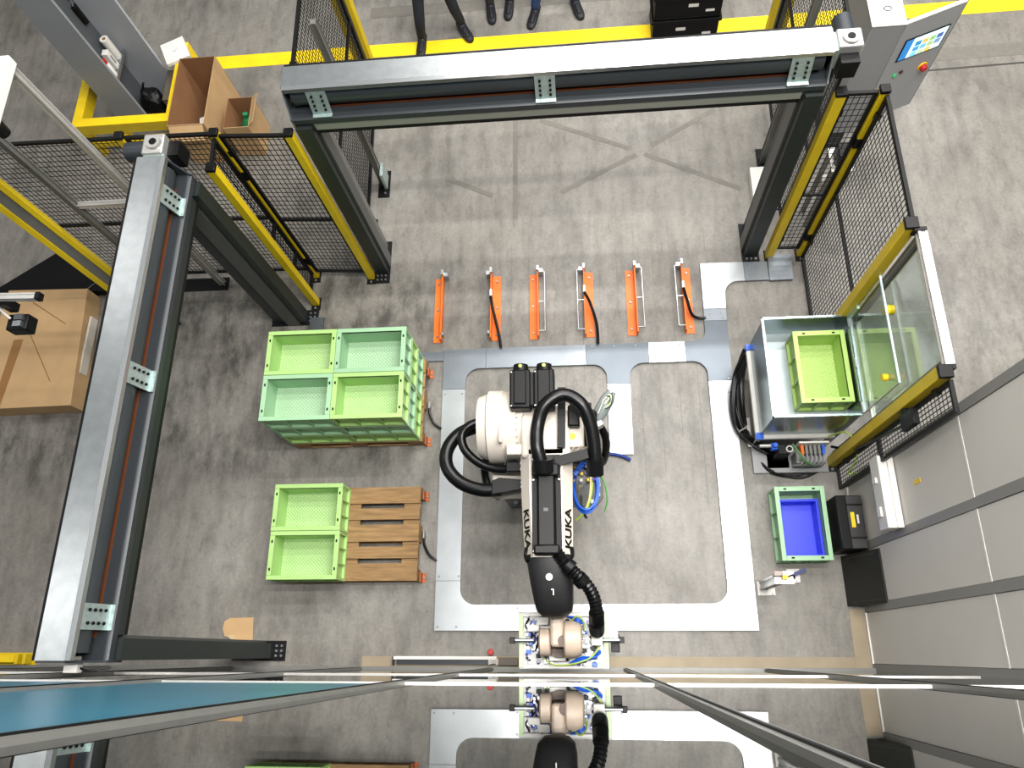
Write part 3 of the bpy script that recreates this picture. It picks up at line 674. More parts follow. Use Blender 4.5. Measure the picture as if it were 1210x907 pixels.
# loading window
t = thing('loading_window', 'aluminium framed clear window between the two yellow posts on the right', 'window', (2.12, 2.02, 0))
part(t, 'frame_post', profile(MB(), (2.135, 2.455, .012), (2.135, 2.455, 2.16), .045), ALUD); part(t, 'frame_post', profile(MB(), (2.135, 1.615, .012), (2.135, 1.615, 2.16), .045), ALUD)
part(t, 'top_rail', profile(MB(), (2.135, 1.59, 2.185), (2.135, 2.48, 2.185), .055), ALU); part(t, 'bottom_rail', profile(MB(), (2.135, 1.64, .96), (2.135, 2.43, .96), .035), ALU)
part(t, 'corner_cap', MB().box(2.085, 2.16, 1.56, 1.59, 2.15, 2.22), BLACKP); part(t, 'corner_cap', MB().box(2.085, 2.16, 2.48, 2.505, 2.15, 2.22), BLACKP)
part(t, 'pane', MB().box(2.132, 2.138, 1.64, 2.43, .98, 2.16), ACRYL)
part(t, 'handle', MB().cyl((2.10, 2.25, 1.55), (2.16, 2.25, 1.55), .035, .035, 16), YELB)
t = thing('hinged_flap', 'clear polycarbonate flap hinged to the right rim of the zinc box, reflecting the crate', 'flap', (2.10, 2.1, .92))
part(t, 'sheet', MB().box(2.096, 2.101, 1.71, 2.49, .94, 1.58), ACRYL)
part(t, 'edge_strip', MB().box(2.092, 2.105, 1.70, 2.50, 1.58, 1.594), mat('bright_edge', (205, 228, 230), .3)); part(t, 'hinge_strip', MB().box(2.088, 2.106, 1.70, 2.50, .905, .94), ZINC)
part(t, 'edge_strip', MB().box(2.092, 2.105, 1.70, 1.71, .94, 1.58), ALU)
for y in (1.74, 2.1, 2.44): part(t, 'hinge', MB().cyl((2.085, y-.04, .93), (2.085, y+.04, .93), .012, .012, 10), STEEL)
part(t, 'hinge_arm', MB().beam((2.085, 2.49, .93), (2.10, 2.49, 1.12), .02, .05), ZINC)
part(t, 'yellow_knob', MB().cyl((2.06, 1.80, 1.42), (2.096, 1.80, 1.42), .024, .024, 14), YELB)

# ================================================================== RIGHT: crate with blue bin, boxes, sensor post
crate('m', 'mint green crate on the floor with a blue bin inside it', (1.936, .700, 0), PI/2, 'green crates by the right wall')
t = thing('blue_bin', 'bright blue plastic bin nested in the mint crate on the floor', 'bin', (1.585, .745, .0235))
b = MB(); b.box(0, .30, 0, .45, 0, .01); b.box(0, .012, 0, .45, .01, .15); b.box(.288, .30, 0, .45, .01, .15); b.box(.012, .288, 0, .012, .01, .15); b.box(.012, .288, .438, .45, .01, .15)
lpart(t, 'body', b, BLUE, .003); r = MB(); r.box(-.008, .308, -.008, .0, .135, .15); r.box(-.008, .308, .45, .458, .135, .15); r.box(-.008, 0, 0, .45, .135, .15); r.box(.30, .308, 0, .45, .135, .15)
lpart(t, 'rim', r, BLUE, .002)
t = thing('black_case', 'black plastic case with yellow and white labels beside the blue bin crate', 'case', (2.075, .99, 0))
lpart(t, 'body', MB().box(-.095, .105, -.22, .21, 0, .33), BLACKP, .012)
lpart(t, 'lid_panel', MB().box(-.02, .10, -.215, .205, .33, .345), mat('worn_black_plastic', (40, 40, 40), .5, 0, .1, 20), .006)
for y in (-.13, .13): lpart(t, 'rib', MB().box(-.02, .10, y-.006, y+.006, .345, .352), BLACKP)
lpart(t, 'yellow_label', MB().box(.0, .03, -.05, .07, .345, .348), YELB); lpart(t, 'white_label', MB().box(.045, .06, -.02, .05, .345, .348), WHITE)
t = thing('black_board', 'flat black square board leaning at the foot of the grey panel wall', 'board', (2.13, .56, 0))

bm_ = MB(); L_ = .52
M_ = Matrix(((math.sin(math.radians(14)), 0, -math.cos(math.radians(14))), (0, 1, 0), (math.cos(math.radians(14)), 0, math.sin(math.radians(14)))))
lpart(t, 'board', MB().obox((0, 0, .258), (L_, .395, .014), M_), mat('dark_rubber_board', (34, 33, 30), .55, 0, .12, 12), .003)
for y in (-.17, .17): lpart(t, 'edge_scuff', MB().obox((-.008, y, .258), (.40, .006, .004), M_), mat('worn_edge', (62, 60, 55), .6))
t = thing('sensor_post', 'short aluminium sensor post on a white foot plate by the zinc duct', 'sensor', (1.44, .50, 0))
lpart(t, 'foot_plate', MB().box(-.07, .07, -.05, .06, 0, .012), WHITE, .003)
for x in (-.05, .05): lpart(t, 'bolt', MB().cyl((x, -.035, .012), (x, -.035, .024), .008, .008, 8), SCREW)
lpart(t, 'profile', profile(MB(), (-.02, .03, .012), (-.02, .03, .62), .07), ALU)
lpart(t, 'head_bracket', MB().box(-.07, .07, -.01, .08, .62, .635), ALU); lpart(t, 'sensor', MB().box(-.085, -.02, .04, .08, .635, .69), mat('sensor_steel', (120, 110, 105), .4, .6), .004)
lpart(t, 'connector', MB().box(-.02, .02, .02, .05, .635, .67), YELB); lpart(t, 'cable', MB().tube([(.02, .035, .65), (.06, .05, .66), (.07, .02, .62), (.03, 0, .52)], .006, 6, 5), BLACK)
t = thing('floor_bracket', 'white floor bracket with a blue air fitting beside the mint crate', 'bracket', (1.66, .60, 0))
lpart(t, 'plate', MB().box(-.045, .06, -.05, .06, 0, .012), WHITE, .003); lpart(t, 'blue_fitting', MB().beam((-.02, .0, .03), (.10, .05, .05), .03, .03), mat('navy_fitting', (44, 52, 120), .5)); lpart(t, 'bolt', MB().cyl((.03, -.03, .012), (.03, -.03, .024), .008, .008, 8), SCREW)
t = thing('wall_luminaire', 'white box luminaire fixed along the grey panel wall', 'luminaire', (2.19, 1.09, .98))
part(t, 'case', MB().box(2.09, 2.188, .83, 1.35, .86, 1.02), WHITE, .006); part(t, 'socket', MB().box(2.075, 2.09, .92, .99, .90, .96).box(2.075, 2.09, 1.16, 1.20, .90, .96), mat('socket_white', (240, 238, 232), .4), .003)
part(t, 'mounting_lip', MB().box(2.15, 2.19, .83, 1.35, 1.02, 1.04), mat('socket_white', (0,0,0)))
single('note_tag', MB().box(2.194, 2.1975, 1.07, 1.10, 1.30, 1.40), YELB, 'tiny yellow tag stuck on the grey panel wall', 'tag', (2.196, 1.085, 1.35))

# ================================================================== OPERATOR PANEL
A = Vector((2.646, 4.685, 0)); dv = Vector((.484, .185, 0)).normalized(); nv = Vector((dv.y, -dv.x, 0))
t = thing('operator_console', 'grey operator cabinet with an open door carrying a touchscreen and buttons', 'control panel', (2.65, 4.9, 0))
part(t, 'cabinet', MB().box(2.384, 2.64, 4.69, 5.35, .3, 1.60), GREYC, .004); part(t, 'cabinet_top', MB().box(2.378, 2.646, 4.684, 5.36, 1.60, 1.612), WHITE, .002)
part(t, 'plinth', MB().box(2.42, 2.60, 4.74, 5.3, 0, .3), ANTH)
part(t, 'top_mark', MB().tube([(2.49, 4.86, 1.614), (2.52, 4.88, 1.614), (2.55, 4.86, 1.614), (2.53, 4.83, 1.614), (2.50, 4.84, 1.614), (2.49, 4.86, 1.614)], .004, 5, 4), BLACK)
def pl(u, z, o=0): return A+dv*u+nv*o+Vector((0,0,z))
def pbox(u0, u1, z0, z1, o0, o1):
    mb = MB(); vs = [pl(u, z, o) for z in (z0, z1) for o in (o0, o1) for u in (u0, u1)]
    return mb.add(vs, [(0,2,3,1),(4,5,7,6),(0,1,5,4),(2,6,7,3),(0,4,6,2),(1,3,7,5)])
dr = part(t, 'door_panel', pbox(.0, .525, .42, 1.605, -.03, 0), mat('panel_grey', (168, 169, 170), .45, .05, .03, 4)); part(t, 'door_edge', pbox(.0, .525, 1.605, 1.613, -.03, 0), WHITE)
part(t, 'door_edge', pbox(.525, .531, .42, 1.613, -.03, 0), BLACK)
sc = part(dr, 'screen_frame', pbox(.075, .478, 1.165, 1.407, 0, .006), BLACK)
part(dr, 'screen_face', pbox(.155, .466, 1.178, 1.395, .006, .0075), mat('screen_white', (205, 236, 246), .3, emit=.55)); part(dr, 'screen_sidebar', pbox(.087, .155, 1.178, 1.395, .006, .0075), mat('screen_blue', (30, 120, 190), .3, emit=.5))
tiles = [(30,130,180),(60,150,200),(120,200,230),(230,180,90),(120,180,200),(190,205,170),(140,190,110),(170,190,120),(228,196,90),(70,90,150),(120,140,190),(210,225,235)]
for i, c in enumerate(tiles):
    u = .19+.066*(i//3); z = 1.345-.06*(i % 3)
    part(dr, 'screen_tile', pbox(u, u+.055, z-.048, z, .0075, .0085), mat('tile_%d' % i, c, .3, emit=.5))
def knob(u, z, r, h, m, nm): part(dr, nm, MB().cyl(pl(u, z, 0), pl(u, z, h), r, r*.9, 16), m)
knob(.143, .983, .018, .012, mat('green_button', (40, 170, 90), .35, emit=.3), 'green_button'); knob(.199, .998, .018, .012, mat('dark_red_button', (70, 18, 18), .4), 'black_button')
knob(.419, .959, .045, .008, YELB, 'stop_collar'); knob(.419, .959, .032, .045, RED, 'emergency_stop')

# ================================================================== ROBOT
BX, BY = -.28, 1.63
AX = -.245                      # arm centre line
rb = thing('industrial_robot', 'cream and black six-axis robot arm reaching towards the glass wall', 'robot', (BX, BY, 0))
GREYR = mat('robot_grey', (84, 84, 82), .5, .2, .06, 6)
hp = []
for sxx, syy in ((-1,-1),(1,-1),(1,1),(-1,1)):
    q = [(BX+sxx*.43, BY+syy*.35), (BX+sxx*.37, BY+syy*.43)]
    hp += q if (sxx, syy) in ((-1,-1),(1,1)) else q[::-1]
bp = part(rb, 'base_plate', MB().prism(hp, 0, .03), GREYR, .003)
for sxx in (-1, 1):
    for syy in (-1, 1):
        for dx_, dy_ in ((.39, .25), (.385, .335), (.33, .395)):
            p = Vector((BX+sxx*dx_, BY+syy*dy_, .03)); part(bp, 'bolt', MB().cyl(p, p+Vector((0,0,.03)), .019, .019, 8), SCREW)
part(rb, 'base', MB().rings([((BX,BY,.03), .36), ((BX,BY,.10), .33), ((BX,BY,.30), .27), ((BX,BY,.36), .27)], 32), CREAM)
part(rb, 'slew_ring', MB().cyl((BX,BY,.36), (BX,BY,.42), .29, .29, 32), BLACKP)
part(rb, 'carousel', MB().rings([((BX,BY,.42), .30), ((BX,BY,.70), .29), ((BX,BY,.86), .24)], 32), CREAM)
part(rb, 'shoulder', MB().cyl((-.66, 1.40, .80), (-.05, 1.40, .80), .24, .24, 32), CREAM)
part(rb, 'shoulder_motor', MB().cyl((-.05, 1.42, .80), (.12, 1.42, .80), .15, .14, 24), BLACKP)
# link arm
la = part(rb, 'link_arm', MB().prism([(1.18, .80), (1.62, .80), (1.66, 1.66), (1.24, 1.66)], -.60, -.43, 'x'), CREAM, .02)
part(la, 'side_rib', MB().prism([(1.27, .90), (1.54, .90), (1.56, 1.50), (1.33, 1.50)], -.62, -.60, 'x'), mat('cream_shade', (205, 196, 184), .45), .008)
# elbow housing with ribbed cap, axis along x
ey, ez, er = 1.445, 1.66, .245
eb = part(rb, 'elbow_housing', MB().rings([((-.640, ey, ez), er-.02), ((-.630, ey, ez), er), ((-.53, ey, ez), er), ((-.525, ey, ez), er-.008), ((-.44, ey, ez), er-.010), ((-.435, ey, ez), er-.03), ((-.36, ey, ez), er-.03)], 40), CREAM)
cap = MB(); n = 36
for (r0, xa, r1, xb) in ((er-.02, -.640, .205, -.700), (.205, -.700, .150, -.700), (.150, -.700, .145, -.650)):
    vs = [(xx, ey+rr*math.cos(2*PI*i/n), ez+rr*math.sin(2*PI*i/n)) for rr, xx in ((r0, xa), (r1, xb)) for i in range(n)]
    cap.add(vs, [(i, (i+1) % n, n+(i+1) % n, n+i) for i in range(n)])
part(eb, 'elbow_cap', cap, CREAM); part(eb, 'cap_recess', MB().cyl((-.652, ey, ez), (-.642, ey, ez), .15, .15, 24), BLACK)
for i in range(36):
    a = 2*PI*i/36
    p = Vector((-.448, ey+(er-.012)*math.cos(a), ez+(er-.012)*math.sin(a)))
    part(eb, 'cap_screw', MB().cyl(p, p+Vector((.022, .0, 0)), .008, .008, 6), WHITE)
part(eb, 'cover_block', MB().box(-.545, -.525, 1.27, 1.40, ez+.20, ez+.255), CREAM, .008)
part(eb, 'junction_box', MB().box(-.50, -.38, 1.20, 1.27, 1.76, 1.86), CREAM, .01)
# forearm root
part(rb, 'forearm_root', MB().prism([(1.17, 1.56), (1.52, 1.56), (1.54, 1.82), (1.44, 1.90), (1.17, 1.90)], -.40, -.09, 'x'), CREAM, .02)
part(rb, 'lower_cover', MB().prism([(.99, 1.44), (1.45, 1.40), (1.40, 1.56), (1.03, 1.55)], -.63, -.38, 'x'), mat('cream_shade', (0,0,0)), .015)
# twin motors at the back of the forearm
for i, x in enumerate((-.402, -.248)):
    mo = part(rb, 'axis_motor', MB().box(x-.068, x+.068, 1.475, 1.74, 1.80, 1.97), BLACKP, .012)
    part(mo, 'motor_rib', MB().box(x-.040, x+.040, 1.50, 1.73, 1.97, 1.985), BLACKP, .008)
    part(mo, 'end_cap', MB().cyl((x, 1.72, 1.90), (x, 1.79, 1.90), .055, .050, 24), BLACKP)
    part(mo, 'cap_light', MB().cyl((x, 1.77, 1.952), (x+.001, 1.77, 1.956), .012, .012, 10), GREENW)
    for yy in (1.49, 1.72): part(mo, 'screw', MB().cyl((x-.055, yy, 1.97), (x-.055, yy, 1.976), .006, .006, 8), SCREW)
part(rb, 'motor_cable_rail', MB().box(-.334, -.316, 1.50, 1.72, 1.90, 1.96), BLACK)
# forearm: tapering trapezoid section along -y
def tapered(name, secs, m, parent=rb, n=None):
    mb = MB(); k = len(secs[0]); vs = [v for s_ in secs for v in s_]; fs = []
    for q in range(len(secs)-1):
        for i in range(k): fs.append((q*k+i, q*k+(i+1) % k, (q+1)*k+(i+1) % k, (q+1)*k+i))
    fs += [tuple(range(k))[::-1], tuple(range((len(secs)-1)*k, len(secs)*k))]
    return part(parent, name, mb.add(vs, fs), m)
def fsec(y, hw, top, cx, zc=1.78):
    return [(cx-hw, y, zc+.03), (cx-hw*.92, y, zc-.15), (cx+hw*.92, y, zc-.15), (cx+hw, y, zc+.03), (cx+top, y, zc+.12), (cx-top, y, zc+.12)]
fa = tapered('forearm', [fsec(1.22, .168, .108, AX), fsec(.95, .162, .104, AX), fsec(.70, .154, .098, AX+.004), fsec(.55, .146, .092, AX+.008)], CREAM)
part(fa, 'cable_channel', MB().box(AX-.088, AX+.092, .57, 1.18, 1.885, 1.915), BLACK, .004)
part(fa, 'cable_cover', MB().prism([(AX-.058, 1.915), (AX+.062, 1.915), (AX+.050, 1.965), (AX-.046, 1.965)], .60, 1.04, 'y'), BLACKP, .006)
part(fa, 'cover_badge', MB().box(AX-.014, AX+.014, .815, .835, 1.965, 1.968), GREYR)
part(fa, 'front_clamp', MB().box(AX-.075, AX+.08, .555, .615, 1.90, 1.985), BLACKP, .012)
for yy in (.58, 1.02, 1.15):
    for xx in (AX-.078, AX+.082): part(fa, 'screw', MB().cyl((xx, yy, 1.915), (xx, yy, 1.923), .007, .007, 8), SCREW)
# maker's lettering on both sloped flanks
def text_mesh(txt, size, ext):
    cu = bpy.data.curves.new('lettering', 'FONT'); cu.body = txt; cu.size = size; cu.extrude = ext; cu.align_x = 'CENTER'; cu.align_y = 'CENTER'
    cu.offset = size*.022
    o = bpy.data.objects.new('lettering', cu); COL.objects.link(o)
    me = bpy.data.meshes.new_from_object(o.evaluated_get(bpy.context.evaluated_depsgraph_get())); bpy.data.objects.remove(o)
    return me
tm = text_mesh('KUKA', .092, .0012)
for sgn in (-1, 1):
    y = .725; cx = AX+.004; hw, top = .1545, .0985
    mid = Vector((cx+sgn*(hw+top)/2, y, 1.78+.075)); upv = Vector((-sgn*(hw-top), 0, .09)).normalized()
    run = Vector((0, sgn*1.0, 0)); nrm = run.cross(upv)
    if nrm.x*sgn < 0: run = -run; nrm = run.cross(upv)
    tp_ = Vector((.016 if sgn > 0 else -.048, 1, 0)).normalized(); run = tp_ if run.y > 0 else -tp_; nrm = run.cross(upv).normalized(); upv = nrm.cross(run)
    Mx = Matrix((run, upv, nrm)).transposed().to_4x4(); Mx.translation = mid + nrm*.004 - Vector((BX, BY, 0))
    me = tm.copy(); o = link('lettering', me, BLACK, fa); o.matrix_basis = Mx
# hose clamp and dress-pack support
part(fa, 'hose_clamp', MB().box(AX-.085, AX+.085, 1.03, 1.11, 1.90, 1.975), BLACKP, .012)
part(fa, 'clamp_ring', MB().cyl((AX-.01, 1.06, 1.98), (AX-.01, 1.13, 2.02), .062, .062, 24), BLACKP)
part(rb, 'support_arm', MB().beam((AX+.06, 1.13, 1.93), (.09, 1.19, 1.93), .06, .03), BLACKP)
part(rb, 'support_arm', MB().beam((-.145, 1.22, 1.92), (-.135, 1.62, 1.92), .05, .03), BLACKP)
part(rb, 'large_hose', MB().tube([(AX-.01, 1.07, 1.99), (AX-.045, 1.20, 2.03), (-.285, 1.34, 2.03), (-.235, 1.46, 2.06), (-.12, 1.525, 2.06), (-.01, 1.46, 2.05), (.045, 1.33, 2.0), (.062, 1.18, 1.94), (.062, 1.10, 1.90)], .043, 14, 8), RUBBER)
part(rb, 'hose_end', MB().cyl((.062, 1.15, 1.92), (.062, 1.06, 1.86), .054, .054, 20), BLACKP)
part(rb, 'left_hose', MB().tube([(-.56, 1.03, 1.60), (-.70, 1.03, 1.60), (-.84, 1.085, 1.60), (-.93, 1.19, 1.60), (-.935, 1.32, 1.58), (-.86, 1.43, 1.56), (-.74, 1.48, 1.55), (-.62, 1.48, 1.52)], .046, 14, 8), RUBBER)
part(rb, 'thin_hose', MB().tube([(-.46, 1.16, 1.66), (-.58, 1.16, 1.64), (-.70, 1.20, 1.64), (-.80, 1.29, 1.65), (-.825, 1.39, 1.66), (-.77, 1.46, 1.67), (-.66, 1.49, 1.66)], .030, 12, 8), RUBBER)
part(rb, 'hose_bracket', MB().prism([(-.62, .985), (-.39, 1.02), (-.39, 1.08), (-.57, 1.10), (-.62, 1.08)], 1.57, 1.65), BLACKP, .006)
part(rb, 'hose_bracket', MB().box(-.52, -.40, 1.125, 1.20, 1.62, 1.70), BLACKP, .008)
for yy in (1.03, 1.06, 1.14, 1.18): part(rb, 'bracket_bolt', MB().cyl((-.415, yy, 1.66 if yy < 1.1 else 1.70), (-.415, yy, 1.672 if yy < 1.1 else 1.712), .011, .011, 8), SCREW)
part(rb, 'cable_loop', MB().tube([(-.62, 1.40, 1.50), (-.70, 1.25, 1.40), (-.68, 1.10, 1.35), (-.60, 1.02, 1.40)], .028, 10, 6), RUBBER)
# right flank: elbow drive, white block, connectors
part(rb, 'elbow_drive', MB().cyl((-.09, 1.42, 1.60), (.055, 1.42, 1.60), .20, .19, 32), BLACKP)
part(rb, 'drive_cover', MB().cyl((.055, 1.42, 1.60), (.09, 1.42, 1.60), .15, .13, 28), BLACK)
wbk = part(rb, 'white_block', MB().box(-.10, .0, 1.24, 1.44, 1.78, 1.86), CREAM, .01); part(wbk, 'yellow_label', MB().cyl((-.075, 1.31, 1.86), (-.075, 1.31, 1.863), .022, .022, 14), YEL)
part(wbk, 'black_cover', MB().box(-.10, -.025, 1.36, 1.50, 1.86, 1.93), BLACKP, .01)
for i in range(4): part(rb, 'pipe_fitting', MB().cyl((-.10+.035*i, 1.205+.008*i, 1.83), (-.06+.04*i, 1.235, 1.85), .013, .013, 8), mat('fitting_silver', (215, 205, 195), .3, .7))
fl_ = part(rb, 'filter_bowl', MB().rings([((.09, 1.52, 1.50), .035), ((.12, 1.58, 1.52), .05), ((.17, 1.66, 1.55), .05), ((.20, 1.71, 1.565), .03)], 18), mat('smoked_bowl', (150, 160, 158), .12, .3)); part(fl_, 'bowl_head', MB().obox((.08, 1.50, 1.49), (.09, .08, .08), Matrix.Rotation(.5, 3, 'Z')), ALU, .006)
for i in range(5): part(fl_, 'wire', MB().tube([(.10, 1.55, 1.57), (.15+.01*i, 1.64+.01*i, 1.62), (.19, 1.66-.015*i, 1.60), (.14, 1.58, 1.56)], .004, 5, 5), [WHITE, BLACK, GREENW, WHITE, BLACK][i])
part(rb, 'conduit', MB().tube([(.08, 1.60, 1.3), (.16, 1.50, 1.1), (.14, 1.40, .8), (.05, 1.45, .5)], .03, 10, 6), RUBBER)
# connector plate with air lines
cp_ = part(rb, 'connector_plate', MB().box(-.09, .10, 1.10, 1.30, 1.38, 1.40), ALUD)
for i in range(16):
    x, y = -.075+.045*(i % 4), 1.125+.045*(i//4); m_ = [STEEL, BLACKP, YEL, BLUEH, STEEL, WHITE, BLACKP, mat('purple_fitting', (90, 70, 140), .4)][(i*5+i//4) % 8]
    part(cp_, 'fitting', MB().cyl((x, y, 1.40), (x+.006*((i % 3)-1), y-.01, 1.44+.012*(i % 4)), .015, .012, 8), m_)
for i in range(5):
    cx_, cy_, rx_, ry_ = -.002+.004*(i % 2), 1.06+.004*i, .088-.007*(i % 3), .165-.008*(i % 2)
    part(rb, 'blue_air_line', MB().tube([(cx_+rx_*math.sin(a_), cy_+ry_*math.cos(a_), 1.40+.010*i+.02*math.cos(a_*2)) for a_ in [2*PI*k/12 for k in range(13)]], .0075, 6, 3), BLUEH)
part(rb, 'blue_coupling', MB().beam((-.075, 1.15, 1.46), (-.02, 1.22, 1.46), .034, .034), BLUEH)
part(rb, 'green_wire', MB().tube([(.05, 1.22, 1.45), (.04, 1.05, 1.45), (.0, .92, 1.42), (-.07, .86, 1.36)], .008, 6, 6), GREENW)
part(rb, 'green_wire', MB().tube([(.08, 1.20, 1.45), (.13, 1.10, 1.40), (.145, 1.0, 1.34), (.125, .93, 1.28)], .006, 6, 6), mat('green_wire', (92, 168, 84), .45))
part(rb, 'cream_wire', MB().tube([(.03, 1.24, 1.46), (.035, 1.1, 1.47), (.02, .98, 1.44), (-.02, .90, 1.40)], .008, 6, 6), mat('cream_wire', (222, 206, 150), .45))
part(rb, 'cable_strap', MB().tube([(-.035, 1.02, 1.39), (-.03, .93, 1.38), (.0, .87, 1.36)], .009, 6, 5), BLACK)
part(rb, 'ground_hose', MB().tube([(.10, 1.63, .05), (.20, 1.66, .03), (.32, 1.64, .03), (.40, 1.60, .03)], .014, 8, 6), mat('navy_hose', (30, 60, 140), .45))
# wrist cover
wr_ = MB(); n = 28; wc = [(.57, .135, .10, AX+.008, 1.80), (.52, .140, .125, AX+.010, 1.77), (.40, .132, .125, AX+.020, 1.74), (.30, .122, .115, AX+.028, 1.70), (.25, .112, .10, AX+.030, 1.68), (.215, .075, .07, AX+.030, 1.66), (.205, .02, .02, AX+.03, 1.65)]
vs = []; fs = []
for y, rx, rz, cx, zc in wc:
    for i in range(n):
        a = 2*PI*i/n; vs.append((cx+rx*(abs(math.cos(a))**.7)*(1 if math.cos(a) >= 0 else -1), y, zc+rz*(abs(math.sin(a))**.7)*(1 if math.sin(a) >= 0 else -1)))
for q in range(len(wc)-1):
    for i in range(n): fs.append((q*n+i, q*n+(i+1) % n, (q+1)*n+(i+1) % n, (q+1)*n+i))
fs += [tuple(range(n)), tuple(range((len(wc)-1)*n, len(wc)*n))]
wv = part(rb, 'wrist_cover', wr_.add(vs, fs), mat('wrist_rubber', (32, 32, 33), .5, 0, .06, 30))
part(wv, 'collar_horn', MB().tube([(AX-.125, .615, 1.84), (AX-.135, .57, 1.83), (AX-.12, .53, 1.86)], .014, 8, 5), RUBBER); part(wv, 'collar_horn', MB().tube([(AX+.145, .615, 1.84), (AX+.150, .57, 1.83), (AX+.13, .53, 1.86)], .014, 8, 5), RUBBER)
part(wv, 'white_dot', MB().cyl((AX+.010, .435, 1.872), (AX+.010, .435, 1.880), .021, .021, 18), WHITE)
part(wv, 'white_mark', MB().box(AX+.020, AX+.034, .360, .366, 1.862, 1.868).box(AX+.030, AX+.036, .330, .366, 1.858, 1.866), WHITE)
part(rb, 'wrist_hose', MB().tube([(AX+.06, .575, 1.90), (AX+.11, .51, 1.90), (AX+.16, .46, 1.88), (-.02, .40, 1.84), (.025, .33, 1.78), (.042, .25, 1.70), (.042, .19, 1.62)], .038, 14, 8, ribs=.09), RUBBER)
for (c, d_) in (((AX+.12, .50, 1.90), (.03, -.025, 0)), ((-.06, .43, 1.87), (.03, -.03, -.02)), ((.042, .24, 1.68), (0, -.05, -.06))):
    part(rb, 'hose_collar', MB().cyl(c, Vector(c)+Vector(d_), .048, .048, 20), BLACKP)
# wrist joints
part(rb, 'wrist_fork', MB().box(-.25, -.165, .04, .24, 1.42, 1.58), BEIGE, .02)
part(rb, 'wrist_drive', MB().rings([((-.165, .085, 1.50), .10), ((-.155, .085, 1.50), .112), ((-.10, .085, 1.50), .112), ((-.06, .085, 1.50), .095), ((-.05, .085, 1.50), .07)], 28), BEIGE)
part(rb, 'wrist_flange', MB().rings([((-.325, .07, 1.48), .07), ((-.315, .07, 1.48), .085), ((-.26, .07, 1.48), .085), ((-.25, .07, 1.48), .07)], 24), BEIGE)
part(rb, 'fork_recess_shade', MB().cyl((-.168, .075, 1.582), (-.168, .075, 1.584), .035, .035, 18), mat('flange_shadow', (96, 78, 66), .5))  # flat dark disc, paints the shade of a recess onto the fork
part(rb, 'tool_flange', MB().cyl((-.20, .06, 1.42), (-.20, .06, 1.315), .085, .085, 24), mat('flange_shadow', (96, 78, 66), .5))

# ================================================================== GRIPPER
gr = thing('crate_gripper', 'silver plate gripper crowded with valves and cables at the end of the robot arm', 'gripper', (-.17, .08, 1.15))
PLW = mat('gripper_plate', (150, 150, 150), .42, .7, .06, 12)
gx0, gx1, gy0, gy1, gz = -.470, .118, -.095, .262, 1.285
part(gr, 'main_plate', MB().box(gx0, gx1, gy0, gy1, gz, gz+.02), PLW, .003)
for x in (gx0+.002, gx1-.032): part(gr, 'green_side_bar', MB().box(x, x+.03, gy0+.01, gy1-.01, gz+.02, gz+.035), PALEG, .002)
part(gr, 'edge_rail', MB().box(gx0+.03, gx1-.03, gy1-.03, gy1-.012, gz+.02, gz+.045), WHITE, .003); part(gr, 'edge_rail', MB().box(gx0+.03, gx1-.03, gy0+.008, gy0+.024, gz+.02, gz+.04), WHITE, .003)
for x in (gx0+.02, gx1-.05): part(gr, 'jaw', MB().box(x, x+.03, gy0+.03, gy1-.03, 1.12, gz), ALU, .004)
part(gr, 'guide_rod', MB().cyl((gx1-.09, .083, 1.40), (.185, .083, 1.40), .014, .014, 14), STEEL); part(gr, 'rod_end', MB().box(.185, .215, .065, .105, 1.37, 1.42), BLACKP, .003)
part(gr, 'guide_rod', MB().cyl((gx0-.02, .083, 1.36), (gx0+.10, .083, 1.36), .014, .014, 14), STEEL); part(gr, 'rod_end', MB().box(gx0-.055, gx0-.02, .062, .102, 1.34, 1.38), BLACKP, .003)
part(gr, 'side_sensor', MB().box(gx1+.015, gx1+.07, .01, .12, 1.25, 1.30), BLACKP, .004); part(gr, 'side_bracket', MB().box(gx1, gx1+.06, .10, .14, 1.30, 1.315), ALU)
part(gr, 'rod_block', MB().box(.005, .075, .05, .115, 1.36, 1.45), WHITE, .006); part(gr, 'hose_socket', MB().cyl((.042, .19, 1.60), (.042, .14, 1.48), .05, .05, 20), BLACKP)
part(gr, 'cover_block', MB().box(-.41, -.33, .135, .18, gz+.02, gz+.09), WHITE, .008); part(gr, 'cover_block', MB().box(-.35, -.27, .175, .225, gz+.02, gz+.08), WHITE, .008)
part(gr, 'front_cover', MB().box(-.27, -.16, -.045, .005, gz+.02, gz+.10), WHITE, .008); part(gr, 'front_cover', MB().box(-.14, -.09, -.06, -.025, gz+.02, gz+.08), WHITE, .006)
rg = random.Random(3)
pal = [WHITE, STEEL, BLACKP, WHITE, BLACKP, BLUEH, STEEL, mat('navy_fitting', (0,0,0)), mat('gun_grey', (120, 122, 130), .4, .4)]
nm_ = ['valve', 'connector', 'fitting']
for i in range(190):
    x = rg.uniform(gx0+.05, gx1-.07); y = rg.uniform(gy0+.03, gy1-.03)
    if -.27 < x < -.13 and .0 < y < .16: continue
    s_ = rg.uniform(.005, .014); h = rg.uniform(.015, .06); m_ = rg.choice(pal)
    if i % 3 == 0: part(gr, 'fitting', MB().cyl((x, y, gz+.02), (x, y, gz+.02+h), s_, s_*.85, 10), m_)
    else: part(gr, nm_[i % 2], MB().box(x-s_*1.2, x+s_*1.2, y-s_, y+s_, gz+.02, gz+.02+h), m_, .002)
for i in range(4):
    part(gr, 'blue_hose', MB().tube([(.06, .02-.004*i, gz+.06), (.02, -.02, gz+.09+.01*i), (-.06, -.045+.008*i, gz+.10), (-.14, -.06, gz+.08)], .007, 6, 6), BLUEH)
    part(gr, 'blue_hose', MB().tube([(-.14+.01*i, .23, gz+.06), (-.08, .215-.008*i, gz+.10), (-.04, .19, gz+.08)], .007, 6, 6), BLUEH)
